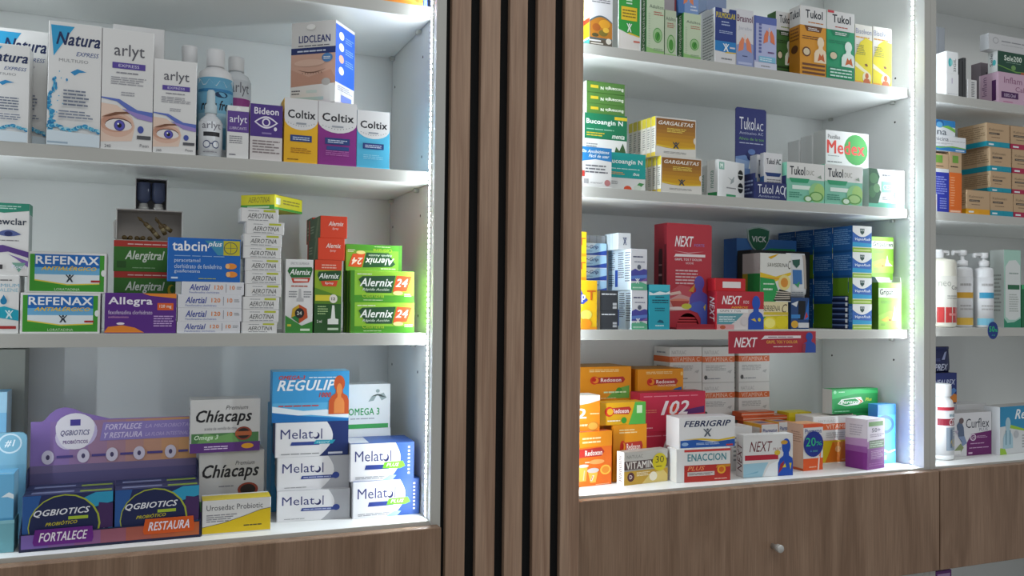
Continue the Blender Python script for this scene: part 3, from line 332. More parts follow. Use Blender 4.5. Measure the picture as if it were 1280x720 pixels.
des('savi', '#dedfd8', [P_('#e0c02c', (0, .5), (0, .6), (.5, .52), (1, .62), (1, .56), (.5, .42)), R_(0, .46, .62, .5, '#d8a02c'), P_('#2f9a52', (0, 0), (0, .5), (.46, .46), (.6, .2), (.5, 0)), T_('SAVISERINA', .22, .72, .88, .8, '#6a6a5c', 'i'), T_('C', .9, .68, .99, .86, '#4a4a44', 'i'), P_('#d8a81c', (.25, .92), (.6, 1), (.5, .94), (.34, .88)), E_(.78, .4, .2, .16, '#e6d68a'), E_(.78, .4, .12, .1, '#d8903a'), L_(.1, .34, .45, .4, 1, '#cfe8d0'), L_(.1, .22, .42, .3, 1, '#cfe8d0'), P_('#2c2a26', (.42, .02), (.62, .26), (.98, .2), (1, .02))] + [P_('#c8c0b0', (.46 + .02 * i, .05 + .05 * i), (.96, .06 + .04 * i), (.96, .08 + .04 * i), (.46 + .02 * i, .07 + .05 * i)) for i in range(4)],
    L=[R_(0, .58, 1, 1, '#b4aca8'), R_(0, 0, .3, .58, '#a08a1c'), R_(.3, 0, 1, .58, '#1f8238')])
des('sachet', '#2c4a7a', [R_(.4, .3, .8, .9, '#1c1f24'), P_('#d8dce0', (0, .8), (.4, .9), (.3, .7)), P_('#2f6cb8', (.7, .3), (1, 1), (1, .3)), E_(.2, .15, .2, .12, '#d8a83a'), R_(.4, .04, 1, .2, '#d4d6d8'), P_('#c83a3a', (.75, .3), (.95, .4), (.85, .55)), R_(0, .34, .5, .46, '#3f84c4')])
des('blackstand', '#141517', [R_(.02, .02, .98, .9, '#1f2124')])
vp = [P_('#2b63b4', (0, .2), (0, .8), (1, .8), (1, .2)), P_('#1f9ac8', (0, .2), (0, .38), (1, .34), (1, .2)), R_(0, 0, 1, .17, '#8ab22c'), R_(.05, .05, .95, .11, '#c8d88a'), P_('#e4e6e4', (0, .78), (0, 1), (1, 1), (1, .78), *[(1 - i / 10, .78 - .2 * math.sin(math.pi * i / 10)) for i in range(1, 10)]), P_('#2a4a44', (.38, .9), (.62, .9), (.6, .74), (.5, .66), (.4, .74)), T_('VICK', .4, .8, .6, .87, '#cfd8d4'), T_('VapoRub', .12, .42, .92, .55, '#dce8f4', 'bi'), R_(0, .17, 1, .2, '#dfe6c0')]
des('vapo', '#1f5a9c', vp, L=[R_(0, .08, 1, 1, '#1d5796'), L_(.06, .3, .94, .92, 8, '#6f9ac8'), R_(0, 0, 1, .1, '#164a80')], T=[R_(0, 0, 1, 1, '#1c4f8c')])
des('vapog', '#5f8a1c', vp, L=[R_(0, 0, 1, 1, '#5c8820'), R_(0, 0, 1, .06, '#4a7018')], T=[R_(0, 0, 1, 1, '#5c8820')])
des('tin', '#1f3058', [R_(0, .6, 1, .8, '#7f94c0')], L=[R_(0, .0, 1, .3, '#131f3c'), R_(0, .62, 1, .84, '#6f88b8'), R_(.86, .2, 1, .84, '#e2e6ea')])
grip = [P_('#cdd8c0', (0, .68), (0, .88), (1, .88), (1, .68)), T_('Gripabren', .06, .7, .95, .86, '#1c2026', 'b'), P_('#90c040', (0, 0), (0, .3), (.5, .4), (1, .34), (1, 0)), L_(.1, .55, .6, .62, 2, '#6a9a3a'), P_('#c8a83a', (.1, .2), (.4, .28), (.5, .2), (.3, .16)), E_(.5, .2, .05, .025, '#8a4a2c'), P_('#e8f4d8', (.6, .2), (.7, .5), (.76, .3), (.95, .2)), L_(.1, .08, .3, .13, 2, '#6a9a3a')]
des('gripab', '#7db535', grip, L=[R_(0, 0, 1, 1, '#5f8a2c')], T=[R_(0, 0, 1, 1, '#9cc860')])
rdx = lambda c2: [L_(.18, .84, .75, .93, 2, '#f2d8a0'), P_('#b8342c', (.3, .5), (.3, .68), (.84, .7), (.88, .62), (.84, .52)), T_('Redoxon', .4, .55, .8, .66, '#f6e8e0', 'b'), E_(.28, .6, .085, .12, '#d83c24'), E_(.3, .6, .06, .085, '#e8902c'), E_(.27, .62, .04, .06, '#c8281c'), P_(c2, (.5, .06), (.62, .22), (.8, .38), (.96, .44), (.96, .06))]
des('redox', '#e6951c', rdx('#6fae4c') + [E_(.76, .28, .06, .1, '#3f9a34'), L_(.46, .2, .94, .3, 1, '#d8ecc0'), L_(.4, .05, .7, .1, 1, '#f2d8a0')], T=[R_(0, 0, 1, 1, '#b8842c')], L=[R_(0, 0, 1, 1, '#d88a1a')])
des('redoxB', '#e6951c', rdx('#2c6cb4') + [T_('TRIPLE ACCION', .42, .46, .82, .52, '#f6e8e0', 'n'), E_(.96, .84, .03, .06, '#f4c870')], T=[R_(0, 0, 1, 1, '#b8842c')], L=[R_(0, 0, 1, 1, '#d88a1a')])
des('redoxS', '#e0a81c', [P_('#b8342c', (.22, .5), (.24, .76), (.64, .8), (.68, .68), (.62, .46)), T_('Redoxon', .28, .52, .62, .72, '#f6e8e0', 'b'), E_(.2, .6, .1, .22, '#d83c24'), E_(.22, .6, .065, .15, '#e8b02c'), P_('#58b04a', (.62, 0), (.7, .5), (.76, 1), (1, 1), (1, 0)), R_(.8, .5, .92, .85, '#d0ecc0'), E_(.52, .2, .06, .14, '#3f9a34'), L_(.16, .14, .46, .26, 1, '#f6ecd0')], L=[R_(0, 0, 1, 1, '#c8951a')])
des('redoxF', '#e8701c', [R_(0, .72, 1, 1, '#e88f1c'), L_(.45, .78, .8, .92, 2, '#f2d8a0'), P_('#b8342c', (.1, .53), (.1, .68), (.8, .7), (.86, .62), (.8, .54)), T_('Redoxon', .5, .56, .82, .66, '#f6e8e0', 'b'), L_(.5, .42, .82, .47, 1, '#f6d8b8'), E_(.72, .44, .14, .045, '#f0a860'),
    P_('#f0b048', (.4, .1), (.38, .38), (.55, .38), (.52, .1)), P_('#f2b84c', (.6, .06), (.55, .3), (.74, .26), (.7, .06)), E_(.47, .38, .1, .03, '#d8cfc8'), E_(.65, .285, .11, .045, '#d0c8c4'), P_('#f6e4d8', (.6, .1), (.64, .2), (.67, .19), (.63, .09)), P_('#c8382c', (.61, .11), (.64, .19), (.65, .18), (.62, .1)), E_(.88, .28, .1, .09, '#f2c04a'), E_(.88, .28, .07, .065, '#e8902c'), R_(.7, .015, .95, .025, '#f4c8a0'), P_('#f4c8a0', (.46, .12), (.48, .3), (.5, .3), (.48, .12))])
des('canis', '#e8861c', [P_('#dcdcd4', (0, .74), (0, 1), (1, 1), (1, .86), (.7, .78), (.4, .74)), T_('2', .36, .36, .62, .64, '#f6f0e4'), L_(.72, .46, .98, .52, 1, '#f6d8a8'), L_(.3, .12, .7, .24, 1, '#f0dcb8'), E_(.8, .14, .16, .13, '#c9862c'), E_(.8, .14, .13, .1, '#e8a84a')], T=[R_(0, 0, 1, 1, '#d8d8d0')])
des('one02', '#c62f4c', [L_(.05, .88, .95, .93, 1, '#e08a9a'), T_('1', .31, .42, .43, .78, '#f2eaec', 'bi'), E_(.5, .55, .09, .16, '#d8402c'), P_('#5a2a6a', (.55, .5), (.98, .62), (.98, .45), (.7, .42)), T_('02', .44, .42, .74, .78, '#f2eaec', 'bi'), L_(.04, .48, .26, .58, 2, '#d8806a'), T_('60 comp', .4, .2, .7, .3, '#e8c8d0', 'n'), L_(.05, .08, .2, .14, 1, '#e8a8b4'), L_(.6, .06, .95, .1, 1, '#e08a9a')], T=[R_(0, 0, 1, 1, '#a82a42')])
vc = [T_('NATULAC', .06, .8, .5, .9, '#a8a8a4', 'n'), R_(0, .58, 1, .74, '#d86a34'), T_('VITAMINA C', .08, .6, .92, .72, '#ecc8b0', 'n'), L_(.1, .34, .72, .5, 4, '#a0a09c'), L_(.1, .1, .55, .16, 1, GY), E_(.1, .16, .05, .06, '#4a4a48'), P_('#b8b8b4', (.72, .24), (.8, .34), (.92, .36), (.86, .26), (.78, .3)), R_(0, 0, 1, .03, '#c4c2bc')]
des('vitc', '#dad9d4', vc, L=[R_(0, .58, 1, .74, '#d86a34'), L_(.2, .1, .8, .5, 6, GY), L_(.2, .8, .8, .9, 1, GY)], T=[R_(0, 0, 1, 1, '#b4b2ac')])
des('enac', '#dcdcda', [R_(.15, 0, 1, .5, '#c8c8c6'), R_(.14, .9, 1, .97, '#c8403a'), T_('ENACCION', .2, .62, .92, .84, '#4f8a94', 'b'), R_(.14, .0, 1, .5, '#b03028'), P_('#c8862c', (.6, 0), (.75, .48), (1, .5), (1, 0)), P_('#b03028', (.6, 0), (.72, .4), (1, .42), (1, 0)), T_('PLUS', .2, .34, .52, .47, '#e08a5a', 'bi'), R_(.2, .18, .7, .3, '#c8c0bc'), L_(.22, .2, .66, .28, 2, '#6a5a58'), E_(.83, .34, .08, .13, '#e0a02c'), E_(.83, .34, .05, .08, '#c8641c'), L_(.7, .05, .95, .1, 1, '#e8c0b0')], L=[R_(0, 0, 1, 1, '#d4d4d2')])
des('febri', '#dfdfde', [T_('FEBRIGRIP', .08, .7, .92, .9, '#1f2c52', 'bi'), P_('#d8b83a', (.08, .3), (.4, .32), (.7, .26), (1, .34), (1, .28), (.7, .2), (.4, .26)), P_('#2458a8', (.02, .02), (.02, .26), (.3, .28), (.6, .18), (1, .26), (1, .02)), L_(.3, .1, .82, .18, 2, '#b8cce8'), E_(.1, .14, .06, .06, '#8fb0d8'), R_(.84, .05, .96, .1, '#c83a3a')] + xman(.5, .5, .08, .13, '#5a626c'), L=[R_(0, 0, 1, 1, '#d0d0d0')], T=[R_(0, 0, 1, 1, '#cfcfd0')])
des('vit30', '#c9c7c0', [R_(0, .0, 1, .42, '#c9a03a'), P_('#e0c878', (.4, 0), (.6, .3), (.9, .36), (1, .2), (1, 0)), T_('NATULAC', .06, .8, .42, .9, '#8a8a84', 'n'), R_(.0, .46, 1, .72, '#5c4a48'), T_('VITAMINA D', .04, .48, .96, .7, '#e8e4dc', 'b'), E_(.15, .24, .08, .14, '#5a3038'), T_('D', .12, .18, .18, .3, '#e8e0dc'), L_(.28, .24, .6, .38, 3, '#efe4c4'), E_(.66, .2, .09, .14, '#f6eed8'), R_(0, .42, 1, .46, '#a8a49c')], L=[R_(0, 0, 1, 1, '#e0e0dc'), L_(.3, .1, .7, .9, 14, '#5a4a48')], T=[R_(0, 0, 1, 1, '#b4b2ac')])
des('nextP', '#dcdcda', [T_('NEXT', .12, .6, .58, .84, '#6a1c28', 'i'), T_('PLUS', .6, .62, .76, .68, '#8a4a52', 'n'), R_(.03, .4, .7, .52, '#b4283a'), P_('#9cc4d4', (0, 0), (0, .32), (.5, .34), (.42, .16), (.38, 0)), P_('#7aaec4', (.02, .06), (.3, .14), (.28, .1)), P_('#e8ecee', (.4, 0), (.52, .28), (.74, .4), (.7, .0))] + bust(.86, 0, .34, .9, '#1f4fb0') + [P_('#9a2a3a', (.7, .05), (.74, .28), (.82, .36), (.8, .2)), E_(.68, .56, .06, .06, '#d8b83a'), E_(.82, .8, .07, .05, '#c89a3a'), P_('#d8c03a', (.78, .2), (.84, .3), (.86, .2)), P_('#d8c03a', (.92, .3), (.97, .3), (.95, .14))], L=[T_('NEXT', .2, .12, .8, .82, '#5a2430', 'iU')], T=[R_(0, 0, 1, 1, '#dcdcda'), L_(.3, .3, .7, .6, 1, GY)])
des('plaintext', '#d9d9d7', [L_(.1, .2, .9, .8, 6, GY)])
ph = [R_(0, 0, 1, .26, '#e05a24'), R_(0, .26, 1, .93, '#d6d4d2'), T_('Pharmaton', .08, .8, .92, .9, '#3c4a8a', 'b'), L_(.3, .05, .7, .1, 1, '#f0c0a0'), P_('#e05a24', (.7, .2), (.9, .4), (.86, .2))]
des('pharm', '#d0cfcd', ph, T=[R_(0, 0, 1, 1, '#c9a078'), R_(0, 0, 1, .12, '#d8562c'), R_(.2, .3, .8, .7, '#4a568a')], L=[R_(.9, 0, 1, 1, '#e2a484'), R_(0, .92, 1, 1, '#d8a030')])
des('pharmS', '#d8b8a4', ph + [R_(0, .93, 1, 1, '#d8562c'), P_('#f0d8c8', (.72, 0), (.78, .3), (.84, .3), (.8, 0))], T=[R_(0, 0, 1, 1, '#e0a878'), R_(0, 0, 1, .16, '#d8562c')], L=[R_(0, 0, 1, 1, '#d8b49c'), L_(.25, .6, .9, .85, 5, '#b08a78'), R_(0, 0, 1, .05, '#c85a2c')])
des('flatbase', '#d0683a', [R_(.1, .2, .9, .8, '#d8c8c0')])
des('flatorange', '#c9582a', [R_(0, .4, 1, .6, '#d8b09c')], T=[R_(0, 0, 1, 1, '#b8603a'), R_(.3, .2, .9, .8, '#c8a090')])
des('yellowbox', '#d8c01e', [R_(0, .9, 1, 1, '#e2cc30'), P_('#cdb41a', (0, 0), (1, .3), (1, .0))], T=[R_(0, 0, 1, 1, '#d8c83a')], L=[R_(0, 0, 1, 1, '#cdb41e')])
des('yellowor', '#e0781c', [P_('#d8be24', (0, 0), (0, 1), (.3, 1), (.2, .5), (.06, 0)), P_('#e8902c', (.3, 1), (.5, .2), (.6, 1)), E_(.44, .62, .08, .14, '#f0b878'), R_(0, .94, 1, 1, '#d8be24'), L_(.55, .1, .95, .2, 1, '#f0b078'), R_(0, 0, 1, .04, '#e8e0c8')])
des('vitw', '#d9d8d4', [T_('NATULAC', .12, .76, .5, .86, '#b0b0ac', 'n'), R_(.2, .44, .98, .7, '#d86a3c'), T_('VITAMINA', .3, .48, .94, .66, '#ecd0bc', 'n'), L_(.3, .1, .95, .36, 3, '#b4b4b0'), R_(.0, .0, .02, 1, '#c4c4c0')], T=[R_(0, 0, 1, 1, '#d4ccc4')])
des('purple', '#7a2a80', [R_(0, .5, 1, 1, '#cfc6d0'), P_('#a878ac', (0, .42), (0, .56), (1, .6), (1, .44)), R_(.08, .86, .9, .95, '#5a8a3c'), T_('50+', .25, .74, .75, .82, '#4a4a58'), L_(.15, .64, .95, .71, 2, '#8a7a8e'), R_(.1, .42, .96, .58, '#5a6a52'), L_(.14, .44, .92, .56, 3, '#a8b8a0'), L_(.2, .2, .9, .38, 6, '#b48ab8'), L_(.1, .06, .95, .14, 2, '#9a5aa0')], L=[R_(0, .5, 1, 1, '#d4ccd4'), P_('#b890bc', (0, .44), (0, .6), (1, .62), (1, .44)), R_(0, .34, 1, .46, '#93559a'), L_(.2, .66, .8, .9, 5, '#b0a8b4')], T=[R_(0, 0, 1, 1, '#d8d2d8')])
des('bero', '#22934a', [R_(0, 0, 1, .2, '#1a7a3c'), P_('#36b05e', (0, .6), (0, .9), (.6, .98), (1, .9), (1, .8), (.5, .8)), P_('#e0e8e0', (.12, .4), (.2, .58), (.5, .64), (.62, .66), (.68, .46), (.56, .34), (.3, .3)), P_('#22934a', (.15, .42), (.22, .55), (.5, .6), (.6, .46), (.3, .34)), T_('Berocca', .18, .4, .6, .54, '#f0f4ee', 'bi'), P_('#d87a3a', (.5, .66), (.66, .48), (.56, .34), (.62, .48)), T_('Plus', .72, .48, .86, .62, '#d8e04a', 'bi'), E_(.06, .88, .03, .07, '#8fd0a4'), L_(.14, .86, .3, .91, 1, '#cfe8d4'), L_(.05, .06, .4, .14, 1, '#8fd0a4')], L=[R_(0, 0, 1, 1, '#c8cac6')])
des('bluebox', '#3f94cc', [R_(0, .82, 1, 1, '#2a6cb0'), E_(.4, .66, .5, .16, '#1f4f9a'), E_(.4, .66, .36, .1, '#4fa4dc'), P_('#dfe8ee', (0, .2), (.3, .26), (.6, .2), (1, .24), (1, .21), (.6, .17), (.3, .22)), R_(0, 0, 1, .18, '#58b0dc'), R_(.1, .06, .5, .14, '#9cd0ea')])
# far right unit
des('whitegr', '#e6e8e8', [R_(.42, .55, .5, .8, '#c0b8cc'), L_(.1, .06, .9, .12, 1, '#c8c8cc')])
des('whitegr2', '#e6e8e8', [T_('SIGIL', .6, .1, .8, .7, '#3c4448', 'U'), E_(.3, .5, .14, .2, '#4ab4b8'), E_(.42, .5, .1, .14, '#8fd4d4')])
des('darkslim', '#4c4e50', [R_(.4, 0, .6, 1, '#36383a')])
des('slimlines', '#cfcfce', [L_(.4, .1, .75, .9, 9, '#55575c')])
des('mauve', '#8a7f86', [E_(.4, .8, .06, .03, '#4a4248')])
des('pink', '#c9a9bd', [T_('Inflam', .12, .66, .5, .86, '#8a5a7a', 'n'), T_('Calm', .36, .42, .66, .58, '#8a5a7a', 'n'), E_(.6, .72, .03, .06, '#7a3c6a'), E_(.66, .8, .03, .06, '#7a3c6a'), E_(.66, .64, .03, .06, '#7a3c6a'), R_(.06, .18, .42, .38, '#4a1f54'), T_('100% Oral', .12, .22, .36, .33, '#d8c4dc', 'n'), L_(.1, .04, .3, .1, 1, '#c07a9a')], L=[R_(.66, .1, .88, .75, '#4a1f54'), T_('Inflam', .15, .3, .4, .9, '#7a5a7a', 'U'), R_(0, 0, .06, 1, '#d8c8d0')])
des('sele', '#1f4a38', [T_('Sele200', .14, .58, .52, .84, '#d8e4d8', 'b'), L_(.18, .48, .5, .53, 1, '#8aa898'), P_('#6a9a4a', (0, .3), (0, .34), (.4, .12), (1, .2), (1, .16), (.4, .06)), E_(.34, .28, .05, .12, '#6f9a5a'), R_(.5, .0, 1, .12, '#a85a3c')], L=[R_(0, 0, 1, 1, '#d8dcda'), T_('Sele', .2, .3, .5, .9, '#3c4448', 'U'), E_(.65, .45, .18, .14, '#4ab4b8')])
des('topwhite', '#c6c7c8', [E_(.12, .6, .05, .2, '#9a9ca0'), E_(.12, .6, .04, .16, '#c6c7c8'), L_(.22, .56, .8, .7, 1, '#8a8c90'), L_(.22, .38, .6, .44, 1, '#a8aaac')], L=[R_(0, 0, 1, 1, '#b8babc')])
kr = '#bd9f7c'
des('kraftnavy', kr, [R_(0, 0, 1, .7, '#2a36a0'), R_(0, .68, 1, .74, '#cfd4d8'), L_(.15, .3, .9, .62, 8, '#8a94d8'), R_(.25, .84, .65, .97, '#6a9a3c'), L_(.1, .77, .7, .8, 1, '#4a3c2c'), R_(0, 0, .35, .3, '#c8cacc'), R_(.05, .1, .3, .2, '#c8502c'), L_(.5, .05, .9, .25, 5, '#8a94d8')])
des('kraftor', kr, [R_(0, 0, 1, .66, '#da6a22'), L_(.1, .1, .45, .6, 12, '#e8a070'), R_(.25, .82, .72, .94, '#6a9a3c'), L_(.1, .74, .7, .78, 1, '#4a3c2c'), R_(.05, .01, .9, .04, '#eec0a0')])
des('nicina', '#dcdee0', [T_('Mucinicina', .05, .66, .6, .92, '#3c4858', 'n'), L_(.62, .66, .98, .74, 1, '#a8aaac'), L_(.1, .44, .7, .54, 2, '#a0a4a8'), P_('#2f7cb8', (0, 0), (0, .22), (.5, .3), (1, .24), (1, 0)), P_('#6fb04a', (0, .22), (0, .3), (.4, .24), (.7, .36), (1, .28), (1, .22), (.6, .26), (.4, .16)), R_(.76, .05, .96, .14, '#c8d8e8')])
des('icina', '#d9dde0', [R_(0, .6, 1, 1, '#2a7cb8'), E_(.55, .76, .12, .24, '#1f5a94'), E_(.55, .7, .09, .18, '#5aa0d0'), P_('#7ab84a', (.6, .6), (.8, .7), (1, .5), (1, .3), (.8, .5)), T_('icina', .2, .1, .75, .46, '#3c4858', 'n')])
def kraft(c): return [R_(0, 0, 1, .22, c), R_(.08, .06, .3, .13, '#e0e8ea'), T_('Kalmosan', .1, .68, .72, .78, '#7a6a54', 'n'), R_(.1, .52, .56, .6, '#4a4038'), L_(.14, .54, .5, .58, 1, '#b8a890'), L_(.2, .38, .6, .43, 1, '#6a5a48'), R_(.58, .03, .9, .18, c)]
for nm, c in (('kraftt', '#1793a8'), ('kraftc', '#a8244a'), ('krafty', '#e0a01c')):
    des(nm, kr, kraft(c), L=[R_(0, 0, 1, .22, c), R_(.55, 0, 1, 1, '#cbb08e'), R_(.55, 0, 1, .22, c), L_(.1, .35, .95, .9, 6, '#9a8060')], T=[R_(0, 0, 1, 1, '#b09470')])
des('tallwhite', '#d6dadc', [L_(.2, .82, .9, .86, 1, GY), R_(.3, .57, .92, .62, '#58a8b8'), L_(.3, .46, .92, .5, 1, '#a4a8ac'), P_('#6ab4c8', (.3, .15), (.3, .26), (.55, .3), (.85, .2), (.85, .15)), E_(.5, .7, .1, .02, '#a8acb0'), L_(.3, .36, .8, .42, 2, '#b4b8bc')])
des('tallgreen', '#a8cfc0', [P_('#d9dfdd', (.08, .14), (.08, .78), (.3, .86), (.7, .87), (.96, .8), (.96, .14), (.7, .1), (.3, .1)), P_('#2f8a6a', (.0, 0), (0, .12), (.2, .06), (.6, .07), (1, .12), (1, 0)), R_(.22, .49, .92, .55, '#2f6a4a'), L_(.3, .68, .9, .72, 1, '#9aaaa4'), L_(.3, .2, .85, .44, 8, '#b0b8b4')], L=[R_(0, 0, 1, 1, '#cfd8d4'), L_(.2, .2, .8, .7, 10, '#a0a8a4')], T=[R_(0, 0, 1, 1, '#8abcb0')])
des('darkgreen', '#1f6a44', [R_(0, .9, 1, 1, '#3fb070')])
des('bluedark2', '#2a3470', [T_('INFLATAREX', .3, .7, .95, .84, '#c8d0e8', 'b')])
des('bluedark', '#2c3878', [T_('INFALREX', .2, .6, .95, .78, '#c8d0e8', 'bi'), P_('#d8863a', (.7, .0), (.75, .2), (.9, .3), (1, .26), (1, 0)), P_('#5a8ac8', (.6, .3), (.9, .5), (1, .4), (.8, .2))])
des('curflex', '#d9d9dc', [P_('#6a1f64', (.36, 0), (.36, .3), (.48, .5), (1, .56), (1, 0)), T_('Curflex', .34, .64, .94, .86, '#2c3040', 'n'), T_('PLUS', .68, .56, .9, .63, '#6a7080', 'n'), E_(.52, .42, .08, .08, '#d8c8d8'), E_(.52, .42, .06, .055, '#6a1f64'), T_('LC2', .47, .39, .57, .45, '#e0d0e0', 'b'), L_(.62, .4, .9, .46, 2, '#c8a0c4'), L_(.45, .26, .85, .3, 1, '#c8a0c4'), L_(.42, .16, .92, .2, 1, '#c8a0c4'), R_(.4, .04, .5, .08, '#d8b8d4')] +
    [P_('#5a6a84', (.1, .72), (.2, .86), (.28, .66), (.3, .4), (.24, .3), (.14, .46)), E_(.22, .82, .06, .07, '#6a5a5c'), P_('#7f92b4', (.14, .46), (.3, .46), (.36, .3), (.2, .2), (.24, .34)), P_('#8a9a6a', (.04, .14), (.2, .3), (.28, .2), (.16, .04)), P_('#b8b0c0', (.04, .6), (.14, .6), (.12, .5)), R_(.02, .05, .2, .14, '#e8e8e8')], T=[R_(0, 0, 1, 1, '#b8b6b4')])
des('rebi', '#d6d9da', [P_('#2a8cb8', (0, .58), (0, 1), (1, 1), (1, .58), (.5, .5), (.2, .6)), P_('#9ac43a', (.2, .62), (.5, .5), (.8, .62), (.5, .46), (.2, .54)), T_('Rebiflex', .3, .72, 1, .93, '#eef4f6', 'bi'), P_('#9ac43a', (0, 0), (0, .14), (.1, .12), (.14, 0)), L_(.45, .1, .95, .4, 5, '#a0a4a4')] + bust(.16, .12, .2, .66, '#a9c8d4') + [R_(.11, .2, .13, .5, '#6a94a8'), R_(.19, .2, .21, .5, '#6a94a8'), E_(.33, .4, .05, .08, '#b8bcc0')], L=[R_(0, 0, 1, 1, '#cfd2d4')], T=[R_(0, 0, 1, 1, '#b4b2ae')])
des('niche', '#6a2a80', [R_(.1, .9, .9, .97, '#c8a8d8'), L_(.2, .3, .8, .7, 4, '#c8a8d8')])

